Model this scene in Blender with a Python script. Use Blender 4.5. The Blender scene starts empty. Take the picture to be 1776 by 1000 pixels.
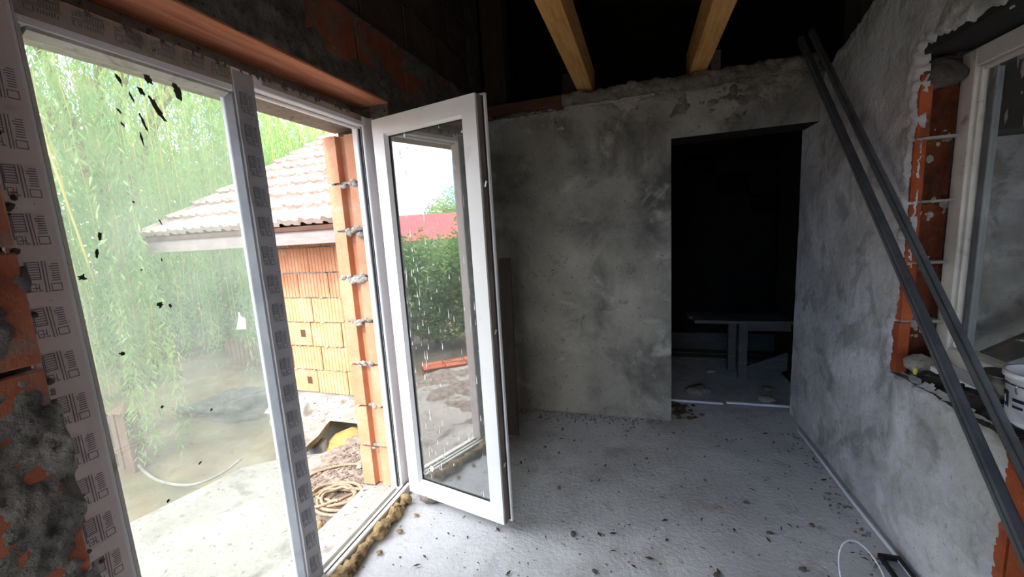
import bpy, bmesh, math, random
from mathutils import Vector, Matrix, noise
random.seed(7)
S = bpy.context.scene
COL = S.collection

# ------------------------------------------------------------------ camera
yaw, pit, rol = -0.316591, -0.146211, -0.059930
fw = Vector((math.sin(yaw)*math.cos(pit), math.cos(yaw)*math.cos(pit), math.sin(pit)))
rt = Vector((math.cos(yaw), -math.sin(yaw), 0)); up = rt.cross(fw)
r2 = rt*math.cos(rol)+up*math.sin(rol); u2 = -rt*math.sin(rol)+up*math.cos(rol)
cam = bpy.data.objects.new('camera', bpy.data.cameras.new('camera'))
cam.matrix_world = Matrix(((r2.x, u2.x, -fw.x, 0), (r2.y, u2.y, -fw.y, 0), (r2.z, u2.z, -fw.z, 1.45), (0, 0, 0, 1)))
cam.data.sensor_width = 36; cam.data.lens = 690.3/1776*36; cam.data.clip_start = .02; cam.data.clip_end = 400
COL.objects.link(cam); S.camera = cam

# ------------------------------------------------------------------ sky, sun, exposure
W = bpy.data.worlds.new('sky'); S.world = W; W.use_nodes = True
n = W.node_tree.nodes; l = W.node_tree.links; n.clear()
wo = n.new('ShaderNodeOutputWorld'); bg = n.new('ShaderNodeBackground'); tc = n.new('ShaderNodeTexCoord')
nz = n.new('ShaderNodeTexNoise'); nz.inputs['Scale'].default_value = 2.3; nz.inputs['Detail'].default_value = 6
cr = n.new('ShaderNodeValToRGB'); cr.color_ramp.elements[0].position = .40; cr.color_ramp.elements[1].position = .55
cr.color_ramp.elements[0].color = (.13, .28, .58, 1); cr.color_ramp.elements[1].color = (1, 1, 1, 1)
l.new(tc.outputs['Generated'], nz.inputs['Vector']); l.new(nz.outputs['Fac'], cr.inputs['Fac'])
l.new(cr.outputs['Color'], bg.inputs['Color']); l.new(bg.outputs['Background'], wo.inputs['Surface'])
bg.inputs['Strength'].default_value = 4.1
sun = bpy.data.objects.new('sun', bpy.data.lights.new('sun', 'SUN'))
sun.data.energy = 2.2; sun.data.angle = math.radians(12); sun.data.color = (1, .96, .9)
sun.rotation_euler = Vector((-.12, -.60, .79)).to_track_quat('Z', 'Y').to_euler()
COL.objects.link(sun)
S.view_settings.view_transform = 'Standard'; S.view_settings.look = 'None'
S.view_settings.gamma = 1; S.view_settings.use_curve_mapping = False
S.view_settings.exposure = 1.3

# ------------------------------------------------------------------ materials
MAT = {}
def srgb(c):
    return tuple(((v/255)/12.92 if v <= 10 else (((v/255)+.055)/1.055)**2.4) for v in c)+(1,)
def mat(name, cols, scale=5, detail=6, rough=.85, bump=.0, bscale=40, stretch=(1, 1, 1), ramp=(.3, .7), rnd=.0,
        metal=0, spec=.3, stain=None, speck=None, trans=0, distort=0, coat=0):
    m = bpy.data.materials.new(name); m.use_nodes = True; MAT[name] = m
    t = m.node_tree; n = t.nodes; l = t.links; b = n['Principled BSDF']
    b.inputs['Roughness'].default_value = rough; b.inputs['Metallic'].default_value = metal
    b.inputs['Specular IOR Level'].default_value = spec
    if coat: b.inputs['Coat Weight'].default_value = coat
    tc = n.new('ShaderNodeTexCoord'); mp = n.new('ShaderNodeMapping'); mp.inputs['Scale'].default_value = stretch
    oi = n.new('ShaderNodeObjectInfo'); va = n.new('ShaderNodeVectorMath'); va.operation = 'MULTIPLY_ADD'
    cb = n.new('ShaderNodeCombineXYZ'); mu = n.new('ShaderNodeMath'); mu.operation = 'MULTIPLY'; mu.inputs[1].default_value = 37.0
    l.new(oi.outputs['Random'], mu.inputs[0])
    for i in range(3): l.new(mu.outputs[0], cb.inputs[i])
    ad = n.new('ShaderNodeVectorMath'); ad.operation = 'ADD'
    l.new(tc.outputs['Object'], ad.inputs[0])
    if rnd: l.new(cb.outputs[0], ad.inputs[1])
    l.new(ad.outputs[0], mp.inputs['Vector'])
    def nse(sc, de=detail, di=distort):
        q = n.new('ShaderNodeTexNoise'); q.inputs['Scale'].default_value = sc; q.inputs['Detail'].default_value = de
        q.inputs['Distortion'].default_value = di; q.inputs['Roughness'].default_value = .62
        l.new(mp.outputs[0], q.inputs['Vector']); return q
    q = nse(scale); r = n.new('ShaderNodeValToRGB'); l.new(q.outputs['Fac'], r.inputs['Fac'])
    k = len(cols); e = r.color_ramp.elements
    for i, c in enumerate(cols):
        p = ramp[0]+(ramp[1]-ramp[0])*i/max(1, k-1)
        el = e[i] if i < 2 else e.new(p)
        el.position = p; el.color = srgb(c)
    out = r.outputs['Color']
    def mix(a, colr, facout):
        x = n.new('ShaderNodeMix'); x.data_type = 'RGBA'; l.new(facout, x.inputs[0]); l.new(a, x.inputs[6]); x.inputs[7].default_value = srgb(colr); return x.outputs[2]
    for sp in (stain or []):
        c, sc, lo, hi = sp[:4]; amt = sp[4] if len(sp) > 4 else 1
        q2 = nse(sc, 8, .6); r3 = n.new('ShaderNodeMapRange'); l.new(q2.outputs['Fac'], r3.inputs[0])
        r3.inputs[1].default_value = lo; r3.inputs[2].default_value = hi; r3.inputs[4].default_value = amt
        out = mix(out, c, r3.outputs[0])
    if speck:
        c, sc, th, amt = speck
        q2 = nse(sc, 3); r3 = n.new('ShaderNodeMapRange'); l.new(q2.outputs['Fac'], r3.inputs[0])
        r3.inputs[1].default_value = th; r3.inputs[2].default_value = th+.05; r3.inputs[4].default_value = amt
        out = mix(out, c, r3.outputs[0])
    if rnd:
        hs = n.new('ShaderNodeHueSaturation'); mr = n.new('ShaderNodeMapRange'); l.new(oi.outputs['Random'], mr.inputs[0])
        mr.inputs[3].default_value = 1-rnd; mr.inputs[4].default_value = 1+rnd*.6
        l.new(mr.outputs[0], hs.inputs['Value']); l.new(out, hs.inputs['Color']); out = hs.outputs['Color']
    l.new(out, b.inputs['Base Color'])
    if bump:
        q3 = nse(bscale, 8); bp = n.new('ShaderNodeBump'); bp.inputs['Strength'].default_value = bump; bp.inputs['Distance'].default_value = .02
        l.new(q3.outputs['Fac'], bp.inputs['Height']); l.new(bp.outputs[0], b.inputs['Normal'])
    if trans:
        tl = n.new('ShaderNodeBsdfTranslucent'); l.new(out, tl.inputs['Color'])
        ms = n.new('ShaderNodeMixShader'); ms.inputs[0].default_value = trans
        l.new(b.outputs[0], ms.inputs[1]); l.new(tl.outputs[0], ms.inputs[2]); l.new(ms.outputs[0], n['Material Output'].inputs['Surface'])
    return m
def glass(name, reflect, dust, dustcol=(235, 238, 232), dscale=6):
    """insulating pane: clear transmission, mirror-like coating reflection and a film of dust"""
    m = bpy.data.materials.new(name); m.use_nodes = True; MAT[name] = m
    n = m.node_tree.nodes; l = m.node_tree.links; n.clear()
    o = n.new('ShaderNodeOutputMaterial'); t = n.new('ShaderNodeBsdfTransparent'); t.inputs[0].default_value = (.93, .96, .94, 1)
    g = n.new('ShaderNodeBsdfGlossy'); g.inputs['Roughness'].default_value = .0
    a = n.new('ShaderNodeMixShader'); a.inputs[0].default_value = reflect
    l.new(t.outputs[0], a.inputs[1]); l.new(g.outputs[0], a.inputs[2])
    d = n.new('ShaderNodeBsdfDiffuse'); d.inputs[0].default_value = srgb(dustcol)
    tr = n.new('ShaderNodeBsdfTranslucent'); tr.inputs[0].default_value = srgb(dustcol)
    dm = n.new('ShaderNodeMixShader'); dm.inputs[0].default_value = .6
    l.new(d.outputs[0], dm.inputs[1]); l.new(tr.outputs[0], dm.inputs[2])
    tc = n.new('ShaderNodeTexCoord'); q = n.new('ShaderNodeTexNoise'); q.inputs['Scale'].default_value = dscale; q.inputs['Detail'].default_value = 8
    l.new(tc.outputs['Object'], q.inputs['Vector'])
    mr = n.new('ShaderNodeMapRange'); mr.inputs[1].default_value = .3; mr.inputs[2].default_value = .75
    mr.inputs[3].default_value = dust*.75; mr.inputs[4].default_value = dust*1.4
    l.new(q.outputs['Fac'], mr.inputs[0])
    f = n.new('ShaderNodeMixShader'); l.new(mr.outputs[0], f.inputs[0]); l.new(a.outputs[0], f.inputs[1]); l.new(dm.outputs[0], f.inputs[2])
    l.new(f.outputs[0], o.inputs['Surface'])
mat('plaster_back', [(112, 110, 104), (148, 144, 135), (170, 166, 156)], 2.6, 8, .95, .6, 30, ramp=(.28, .72), stain=[((80, 79, 77), 1.5, .52, .66, .85), ((188, 184, 173), 3.1, .57, .68, .75), ((96, 92, 86), 9, .6, .7, .5)], speck=((66, 64, 60), 45, .65, .7))
mat('plaster_right', [(164, 163, 162), (194, 194, 195), (220, 220, 224)], 2.8, 9, .95, .5, 26, ramp=(.32, .68), stain=[((146, 144, 140), 4.0, .52, .62, .8), ((232, 232, 235), 1.7, .54, .64, .75), ((172, 170, 162), 11, .56, .66, .6)], speck=((116, 113, 108), 60, .66, .6))
mat('mortar_dark', [(66, 64, 62), (98, 95, 91), (124, 120, 115)], 9, 8, .98, .9, 60, ramp=(.3, .7), stain=[((120, 78, 60), 7, .60, .68, .6)], speck=((40, 38, 37), 70, .63, .8))
mat('mortar_kerb', [(86, 81, 76), (124, 118, 110), (158, 152, 143)], 7, 8, .98, .9, 50, ramp=(.3, .7), stain=[((70, 66, 63), 4, .54, .66, .8)])
mat('clay_recess_shade', [(74, 38, 24), (104, 54, 32), (130, 70, 42)], 9, 7, .95, .9, 40, ramp=(.3, .7), rnd=.15)  # darker brown paints in the shade of the jamb recess
mat('mortar_light', [(138, 133, 126), (170, 165, 157), (192, 188, 180)], 9, 8, .98, .9, 70, ramp=(.3, .7), speck=((100, 96, 92), 70, .64, .7))
mat('concrete_floor', [(182, 180, 180), (200, 199, 200), (214, 213, 215)], 1.8, 9, .9, .4, 45, ramp=(.3, .7), stain=[((158, 153, 149), 2.8, .53, .68, .75), ((224, 224, 226), 1.1, .5, .66, .6), ((140, 134, 130), 7.0, .62, .7, .6)], speck=((92, 86, 82), 38, .67, .8))
mat('clay_brick', [(140, 66, 38), (166, 82, 48), (184, 102, 64)], 7, 6, .9, .45, 50, ramp=(.3, .7), rnd=.14, stain=[((96, 66, 50), 8, .56, .68, .8), ((176, 164, 152), 14, .64, .7, .7)])
mat('clay_shade_black', [(26, 23, 21), (36, 32, 30)], 6, 6, .95, .35, 50, rnd=.12)  # near-black: darkness of the unlit room and doorway soffit painted in
mat('clay_red', [(124, 66, 46), (142, 80, 58), (154, 96, 72)], 7, 6, .9, .35, 50, ramp=(.3, .7), rnd=.14, stain=[((112, 102, 95), 6, .50, .62, .85)])
mat('clay_brick_pale', [(196, 132, 98), (208, 148, 114), (216, 166, 134)], 4, 6, .9, .3, 50, ramp=(.3, .7), rnd=.10, stain=[((196, 176, 162), 5, .6, .72, .6)])
mat('clay_yellow', [(196, 148, 104), (208, 168, 122), (218, 184, 142)], 5, 6, .9, .2, 60, ramp=(.3, .7), rnd=.08)
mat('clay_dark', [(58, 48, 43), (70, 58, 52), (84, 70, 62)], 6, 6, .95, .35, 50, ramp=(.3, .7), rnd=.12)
mat('clay_lintel', [(176, 104, 76), (204, 134, 102), (218, 156, 124)], 6, 8, .85, .3, 40, stretch=(6, .5, 6), ramp=(.3, .7))
mat('pvc_white', [(226, 226, 228), (234, 234, 235)], 4, 3, .35, 0, spec=.4, stain=[((196, 194, 188), 5, .6, .75, .5)])
mat('pvc_grimy', [(214, 212, 204), (196, 192, 182)], 7, 6, .5, .1, 60, stain=[((140, 132, 116), 9, .58, .7, .8)])
mat('pvc_edge', [(104, 92, 88), (140, 128, 124)], 9, 5, .6, 0, stretch=(3, 3, .5), stain=[((60, 48, 42), 6, .55, .7, .8)])
mat('tape_pale', [(224, 211, 208), (232, 220, 217)], 6, 5, .6, .05, 40, stain=[((172, 162, 158), 6, .62, .74, .7)], speck=((84, 80, 78), 45, .70, .8))
mat('tape_grey', [(150, 148, 152), (168, 166, 170)], 6, 5, .6, .05, 40, speck=((70, 68, 68), 60, .69, .6))
mat('tape_tan', [(148, 138, 126), (168, 158, 146)], 8, 6, .7, .1, 40, stain=[((104, 98, 90), 8, .55, .68, .8)], speck=((60, 56, 52), 40, .68, .8))
mat('print_ink', [(112, 110, 118), (128, 126, 134)], 30, 3, .7)
mat('print_ink_dark', [(88, 86, 92), (102, 100, 106)], 30, 3, .7)
mat('seal_black', [(28, 28, 30), (40, 40, 42)], 8, 3, .6)
mat('bead_grey', [(150, 154, 164), (178, 182, 190)], 6, 3, .35)
mat('splash_mud', [(52, 46, 40), (74, 66, 58)], 30, 3, .95)
mat('splash_white', [(214, 214, 214), (230, 230, 230)], 30, 3, .9)
mat('paper_thin', [(236, 238, 240), (246, 247, 248)], 30, 3, .9, trans=.7)
mat('pine', [(196, 138, 74), (216, 162, 96), (228, 180, 116)], 5, 8, .7, .12, 30, stretch=(8, .6, 8), ramp=(.3, .7), stain=[((168, 106, 54), 3, .58, .72, .7)], distort=.5)
mat('wood_dark', [(44, 36, 31), (62, 52, 45)], 6, 8, .9, .3, 30, stretch=(6, 6, .8), rnd=.1)
mat('wood_redbrown', [(82, 56, 44), (104, 74, 60)], 6, 8, .9, .3, 30, stretch=(1, 6, 6))
mat('wood_plank', [(84, 74, 70), (104, 92, 88)], 6, 8, .9, .3, 30, stretch=(6, 6, .8))
mat('wood_grey', [(92, 86, 80), (116, 109, 101)], 6, 8, .9, .3, 30, stretch=(1, 7, 7), rnd=.1)
mat('wood_fence', [(120, 92, 78), (146, 116, 100)], 6, 8, .9, .3, 30, stretch=(6, 6, .8), rnd=.12)
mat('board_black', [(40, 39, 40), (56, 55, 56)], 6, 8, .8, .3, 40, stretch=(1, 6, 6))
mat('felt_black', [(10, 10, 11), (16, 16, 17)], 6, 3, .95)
mat('steel_dark', [(84, 88, 93), (112, 117, 122)], 8, 6, .45, .05, 60, metal=.3, spec=.5, stain=[((120, 114, 106), 9, .6, .74, .5)])
mat('steel_bright', [(150, 148, 144), (180, 178, 174)], 8, 4, .3, metal=.9)
mat('concrete_out', [(124, 118, 111), (144, 138, 131), (160, 155, 148)], 3, 9, .95, .6, 40, ramp=(.3, .7), stain=[((92, 84, 75), 5, .56, .68, .85)], speck=((66, 60, 53), 34, .62, .85))
mat('concrete_plinth', [(98, 97, 100), (126, 123, 123), (156, 153, 150)], 3, 9, .95, .4, 40, ramp=(.3, .7), stretch=(1, 1, 2))
mat('gravel', [(96, 82, 72), (126, 112, 101), (152, 140, 130)], 18, 6, .95, .8, 60, ramp=(.3, .7), rnd=.3)
mat('earth', [(92, 78, 56), (116, 101, 76), (134, 123, 106)], 2.2, 9, .98, .6, 30, ramp=(.3, .7), stain=[((84, 92, 62), 1.3, .52, .66, .8), ((104, 101, 99), 2.0, .56, .68, .8)])
mat('straw', [(158, 134, 76), (186, 164, 106)], 14, 8, .95, .8, 50, stretch=(1, 3, 1))
mat('roof_tile', [(150, 128, 114), (172, 152, 140), (190, 174, 164)], 7, 8, .9, .3, 40, ramp=(.3, .7), rnd=.12, stain=[((120, 88, 72), 6, .56, .7, .8)])
mat('fascia', [(138, 124, 120), (158, 146, 142)], 6, 8, .9, .2, 30, stretch=(.8, 6, 6), stain=[((96, 78, 68), 6, .6, .7, .7)])
mat('rope_fibre', [(138, 116, 96), (168, 146, 124)], 60, 4, .95, .5, 120)
mat('foam_yellow', [(112, 88, 62), (164, 138, 98), (198, 176, 134)], 16, 6, .95, .9, 70, ramp=(.3, .7), stain=[((78, 60, 46), 11, .52, .64, .85)])
mat('leaf_willow', [(118, 150, 96), (142, 172, 112), (170, 188, 122)], .9, 4, .7, trans=.5, ramp=(.35, .65))
mat('leaf_dark', [(92, 124, 70), (118, 148, 86), (152, 174, 108)], 1.1, 4, .7, trans=.4, ramp=(.35, .65))
mat('bark', [(120, 104, 84), (164, 146, 110)], 8, 8, .95, .5, 40, stretch=(4, 4, .7))
mat('twig_yellow', [(190, 178, 96), (210, 196, 120)], 8, 4, .9)
mat('red_metal', [(196, 62, 62), (206, 78, 76)], 2, 3, .6, rnd=.05)
mat('plastic_white', [(228, 230, 236), (238, 240, 244)], 3, 3, .4)
mat('plastic_blue', [(34, 62, 150), (44, 76, 168)], 3, 3, .4)
mat('ink_navy', [(36, 40, 66), (44, 48, 78)], 8, 3, .6)
mat('yellow_chip', [(214, 206, 92), (224, 216, 110)], 8, 3, .8)
mat('debris', [(92, 84, 76), (132, 124, 116), (160, 152, 144)], 20, 5, .98, .6, 80, ramp=(.3, .7), rnd=.3)
mat('leaf_dry', [(66, 54, 42), (96, 80, 62)], 20, 4, .9, rnd=.3)
mat('cable_black', [(34, 33, 33), (52, 50, 48)], 20, 3, .7)
glass('glass_fixed', .10, .13); glass('glass_sash', .42, .09, (215, 218, 220), 14); glass('glass_right', .06, .05, (200, 200, 196), 9)

# ------------------------------------------------------------------ builders
def obj(name, verts, faces, m, parent=None, smooth=False):
    me = bpy.data.meshes.new(name); me.from_pydata(verts, [], faces); me.update()
    o = bpy.data.objects.new(name, me); COL.objects.link(o); me.materials.append(MAT[m])
    if smooth: me.polygons.foreach_set('use_smooth', [True]*len(me.polygons))
    if parent: o.parent = parent
    return o
def tag(o, label=None, cat=None, group=None, kind=None):
    if label: o['label'] = label
    if cat: o['category'] = cat
    if group: o['group'] = group
    if kind: o['kind'] = kind
    return o
def empty(name, loc=(0, 0, 0), rot=(0, 0, 0)):
    o = bpy.data.objects.new(name, None); o.empty_display_size = .1; COL.objects.link(o); o.location = loc; o.rotation_euler = rot
    return o
class MB:
    def __init__(s): s.v = []; s.f = []
    def add(s, v, f):
        k = len(s.v); s.v += [tuple(p) for p in v]; s.f += [tuple(i+k for i in q) for q in f]; return s
    def box(s, x0, x1, y0, y1, z0, z1, bev=0):
        if bev <= 0:
            v = [(x, y, z) for z in (z0, z1) for y in (y0, y1) for x in (x0, x1)]
            return s.add(v, [(0, 2, 3, 1), (4, 5, 7, 6), (0, 1, 5, 4), (2, 6, 7, 3), (0, 4, 6, 2), (1, 3, 7, 5)])
        bm = bmesh.new(); bmesh.ops.create_cube(bm, size=1)
        for q in bm.verts: q.co = Vector(((x0+x1)/2+q.co.x*(x1-x0), (y0+y1)/2+q.co.y*(y1-y0), (z0+z1)/2+q.co.z*(z1-z0)))
        bmesh.ops.bevel(bm, geom=bm.edges[:], offset=bev, segments=1, affect='EDGES')
        bm.verts.index_update(); s.add([q.co[:] for q in bm.verts], [[w.index for w in f.verts] for f in bm.faces]); bm.free(); return s
    def prism(s, poly, axis, a, b):
        """poly of 2D points in the plane of the two other axes (xyz order), extruded along axis from a to b"""
        def P(u, w, t): return {'x': (t, u, w), 'y': (u, t, w), 'z': (u, w, t)}[axis]
        k = len(poly); v = [P(u, w, a) for u, w in poly]+[P(u, w, b) for u, w in poly]
        f = [tuple(range(k)), tuple(range(2*k-1, k-1, -1))]+[(i, i+k, (i+1) % k+k, (i+1) % k) for i in range(k)]
        return s.add(v, f)
    def tube(s, pts, r, seg=8, caps=True, rads=None):
        pts = [Vector(p) for p in pts]; k = len(pts); base = len(s.v); pr = None
        for i, p in enumerate(pts):
            t = (pts[min(i+1, k-1)]-pts[max(i-1, 0)]); t.normalize()
            a = Vector((0, 0, 1)) if abs(t.z) < .9 else Vector((1, 0, 0))
            if pr is None: u = t.cross(a).normalized()
            else: u = (pr-t*pr.dot(t)).normalized()
            pr = u; w = t.cross(u); R = rads[i] if rads else r
            for j in range(seg):
                q = 2*math.pi*j/seg; s.v.append(tuple(p+u*math.cos(q)*R+w*math.sin(q)*R))
        for i in range(k-1):
            for j in range(seg): s.f.append((base+i*seg+j, base+i*seg+(j+1) % seg, base+(i+1)*seg+(j+1) % seg, base+(i+1)*seg+j))
        if caps: s.f.append(tuple(base+j for j in range(seg-1, -1, -1))); s.f.append(tuple(base+(k-1)*seg+j for j in range(seg)))
        return s
    def lathe(s, prof, c, seg=24):
        base = len(s.v)
        for r, z in prof:
            for j in range(seg):
                q = 2*math.pi*j/seg; s.v.append((c[0]+r*math.cos(q), c[1]+r*math.sin(q), c[2]+z))
        for i in range(len(prof)-1):
            for j in range(seg): s.f.append((base+i*seg+j, base+i*seg+(j+1) % seg, base+(i+1)*seg+(j+1) % seg, base+(i+1)*seg+j))
        return s
    def build(s, name, m, parent=None, smooth=False): return obj(name, s.v, s.f, m, parent, smooth)
def fbm(x, y, z=0, o=5): return noise.fractal(Vector((x, y, z)), .9, 2.1, o)
def smooth01(a, b, x):
    t = min(1, max(0, (x-a)/(b-a))); return t*t*(3-2*t)
def sheet(name, org, ud, vd, nd, lu, lv, step, hf, m, parent=None, drop=-.004, smooth=True, rule=max):
    """a relief over a flat base: height hf(u,v) along nd; faces sunk below drop are left out"""
    org, ud, vd, nd = map(Vector, (org, ud, vd, nd)); nu = max(1, round(lu/step)); nv = max(1, round(lv/step))
    V = []; Hh = []
    for j in range(nv+1):
        for i in range(nu+1):
            u = lu*i/nu; v = lv*j/nv; h = hf(u, v); Hh.append(h); V.append(org+ud*u+vd*v+nd*max(h, drop*2))
    F = []
    for j in range(nv):
        for i in range(nu):
            a = j*(nu+1)+i; q = (a, a+1, a+nu+2, a+nu+1)
            if drop is None or rule(Hh[k] for k in q) > drop: F.append(q)
    used = sorted({i for q in F for i in q}); mp = {a: b for b, a in enumerate(used)}
    return obj(name, [V[i][:] for i in used], [tuple(mp[i] for i in q) for q in F], m, parent, smooth)
def rock(r, seed, sq=(1, 1, 1), sub=2, amp=.35):
    bm = bmesh.new(); bmesh.ops.create_icosphere(bm, subdivisions=sub, radius=1)
    for q in bm.verts:
        d = 1+amp*noise.fractal(q.co*1.3+Vector((seed*7.1, seed*3.3, seed)), 1, 2, 3)
        q.co = Vector((q.co.x*sq[0], q.co.y*sq[1], q.co.z*sq[2]))*d*r
    bm.verts.index_update(); v = [q.co[:] for q in bm.verts]; f = [[w.index for w in p.verts] for p in bm.faces]; bm.free(); return v, f
def brick_mesh(name, L, D, Hh, m, bev=.004, notch=False):
    """hollow clay block: L along local y, D along x (face at x=0, body behind at -x), H along z"""
    b = MB()
    if notch:
        g = L*.1
        b.prism([(-D, 0), (0, 0), (0, L*.42), (-.012, L*.44), (-.012, L*.56), (0, L*.58), (0, L), (-D, L)], 'z', 0, Hh)
    else: b.box(-D, 0, 0, L, 0, Hh, bev)
    me = bpy.data.meshes.new(name); me.from_pydata(b.v, [], b.f); me.materials.append(MAT[m]); return me
def place(name, me, loc, parent=None, rot=None):
    o = bpy.data.objects.new(name, me); COL.objects.link(o); o.location = loc
    if rot: o.rotation_euler = rot
    if parent: o.parent = parent
    return o
def structure(name, label, cat):
    o = empty(name); tag(o, label, cat, kind='structure'); return o

# ================================================================== SETTING
XL, XR, YB = -1.2, 1.03, 2.95
COURSE = .245
# ---- floor
def floor_h(u, v):
    x, y = u-1.27, v-1.6
    h = .004*fbm(x*2, y*2)+.0025*fbm(x*9, y*9, 3)
    return h+.004*max(0, fbm(x*5, y*1.1, 9)-.5)
fv = MB()
def grid_floor():
    nx, ny = 124, 230
    V = []
    for j in range(ny+1):
        for i in range(nx+1):
            u = 3.7*i/nx; v = 7.2*j/ny; V.append((-1.27+u, -1.6+v, floor_h(u, v)))
    F = [(j*(nx+1)+i, j*(nx+1)+i+1, (j+1)*(nx+1)+i+1, (j+1)*(nx+1)+i) for j in range(ny) for i in range(nx)]
    return V, F
fv.add(*grid_floor())
fl = fv.build('floor', 'concrete_floor', None, True)
tag(fl, 'dusty pale grey concrete floor strewn with crumbs', 'floor', kind='structure')

# ---- left wall
wl = structure('wall_left', 'bare hollow-brick wall around the tall white window, smeared with grey mortar', 'wall')
core = MB()
core.box(-1.54, -1.222, -1.6, .455, 0, 2.45); core.box(-1.54, -1.222, 1.86, 3.25, 0, 2.45)
core.box(-1.54, -1.222, .455, 1.86, 2.205, 2.45); core.box(-1.54, -1.222, -1.6, 3.25, 2.45, 4.4)
core.build('brick_core', 'mortar_dark', wl)
lin = MB().box(-1.54, -1.202, .36, 1.845, 2.115, 2.203, .004); tag(lin.build('lintel', 'clay_lintel', wl), 'terracotta lintel with streaked underside')
sof = MB().box(-1.56, -1.375, .40, 1.86, 2.015, 2.113, .003); tag(sof.build('outer_soffit', 'concrete_out', wl), 'pale outer soffit above the door')
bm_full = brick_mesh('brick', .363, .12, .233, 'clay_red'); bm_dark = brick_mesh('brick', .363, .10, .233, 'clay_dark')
cut = {}
def bricks_on_left(y0, y1, k0, k1, mesh, mname, x=-1.2):
    for k in range(k0, k1):
        y = y0-(.1875 if k % 2 else 0)
        while y < y1-.02:
            a, b = max(y, y0), min(y+.375, y1)
            if b-a > .03:
                L = round(b-a-.012, 3)
                me = mesh if abs(L-.363) < .002 else cut.setdefault((mname, L), brick_mesh('brick', L, .12, .233, mname))
                place('brick', me, (x+random.uniform(-.003, .002), a+.006, k*COURSE+.006), wl)
            y += .375
bricks_on_left(-.42, .472, 0, 9, bm_full, 'clay_red')
bricks_on_left(1.845, 2.95, 0, 9, bm_full, 'clay_red')
bricks_on_left(-.42, 2.95, 9, 10, bm_full, 'clay_red')
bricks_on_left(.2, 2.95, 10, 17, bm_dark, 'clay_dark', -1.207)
# mortar smears (relief that dips under the brick face leaves brick showing)
def smear_top(u, v):
    y = u+.0; z = 2.12+v
    b = .64+.55*fbm(y*3.1, z*5.0, 2, 4)+.25*fbm(y*14, z*14, 5, 3)
    b -= .42*smooth01(1.15, 1.55, y)*smooth01(2.18, 2.3, z)*(1-smooth01(2.0, 2.3, y))
    return .022*(b-.30)+.006*fbm(y*30, z*30, 1, 3)*(b > .3)-.03*smooth01(.325, .335, v)
sheet('mortar_smear', (-1.2, .3, 2.12), (0, 1, 0), (0, 0, 1), (1, 0, 0), 2.64, .335, .011, lambda u, v: smear_top(u+.3, v), 'mortar_dark', wl)
def smear_near(u, v):
    y = -.2+u; z = .3+v
    b = .16+.85*fbm(y*4.5+3.3, z*3.2, 4, 4)+.28*fbm(y*18, z*18, 7, 3)
    b -= .7*smooth01(.40, .49, y)*(.5+fbm(1, z*5, 3, 2)*1.4)
    return .028*(b-.05)+.008*fbm(y*38, z*38, 1, 3)
sheet('mortar_smear', (-1.2, -.2, .3), (0, 1, 0), (0, 0, 1), (1, 0, 0), .675, 1.8, .008, smear_near, 'mortar_dark', wl)
def smear_far(u, v):
    y = 1.85+u; z = v
    return .02*(.35+.7*fbm(y*3, z*3, 12, 4)+.2*fbm(y*15, z*15, 3, 3))
sheet('mortar_smear', (-1.2, 1.85, 0), (0, 1, 0), (0, 0, 1), (1, 0, 0), 1.1, 2.13, .018, smear_far, 'mortar_dark', wl)
sheet('mortar_smear', (-1.298, 1.842, 1.8), (1, 0, 0), (0, 0, 1), (0, -1, 0), .098, .315, .009, lambda u, v: .006+.010*fbm(u*20, v*20, 81, 4), 'mortar_dark', wl)
# outer door jamb: stacked grooved blocks, faces towards the near side
jm = MB()
jm.prism([(-1.375, 1.772), (-1.43, 1.772), (-1.436, 1.80), (-1.478, 1.80), (-1.484, 1.765), (-1.56, 1.765), (-1.56, 2.1), (-1.375, 2.1)][::-1], 'z', 0, .233)
jme = bpy.data.meshes.new('brick'); jme.from_pydata(jm.v, [], jm.f); jme.materials.append(MAT['clay_brick_pale'])
for k in range(8): tag(place('brick', jme, (random.uniform(-.004, .004), random.uniform(-.004, .004), .03+k*COURSE), wl), 'grooved pale orange jamb brick')
for k, big in zip(range(1, 8), (0, 0, .3, .5, 1, .9, .4)):
    z = .03+k*COURSE-.006; mb = MB()
    mb.box(-1.55, -1.378, 1.778, 1.95, z-.003, z+.009)
    for q in range(3+int(big*10)):
        v, f = rock(.011+.016*big*random.random(), k*11+q, (1.2, .7, .8), 1)
        ox, oy, oz = random.uniform(-1.54, -1.39), 1.766, z+random.uniform(-.012, .018)-.02*big*random.random()
        mb.add([(a+ox, b+oy, c+oz) for a, b, c in v], f)
    mb.build('mortar_joint', 'mortar_light', wl)

# ---- back wall with doorway into the dark room
wb = structure('wall_back', 'grey cement-rendered wall with an open dark doorway', 'wall')
DX0, DX1, DH = .20, 1.03, 1.985
bc = MB(); bc.box(-1.54, DX0, YB+.012, YB+.24, 0, 2.30); bc.box(DX0, 1.3, YB+.012, YB+.24, DH+.012, 2.30); bc.build('brick_core', 'mortar_dark', wb)
def back_h(u, v):
    x = -1.21+u; z = v
    h = .006*fbm(x*1.6, z*1.6, 1, 4)+.0025*fbm(x*11, z*11, 2, 4)
    h += .022*smooth01(1.99, 2.06, z)*fbm(x*7, z*7, 5, 4)*smooth01(.0, .3, x)
    h += .006*smooth01(-1.02, -1.0, x)-.004*(abs(x+1.0) < .02)
    h += .003*(smooth01(.93, .945, z+.03*fbm(x*3, 0, 2))*smooth01(-.55, -.5, x))
    if x > DX0 and z < DH: h = -1
    elif x > DX0-.03 and z > DH-.01: h += .012*fbm(x*16, z*9, 8, 3)*(1-smooth01(0, .1, z-DH))
    if z > 2.27+.02*fbm(x*6, 1, 1): h -= .02
    return h
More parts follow.
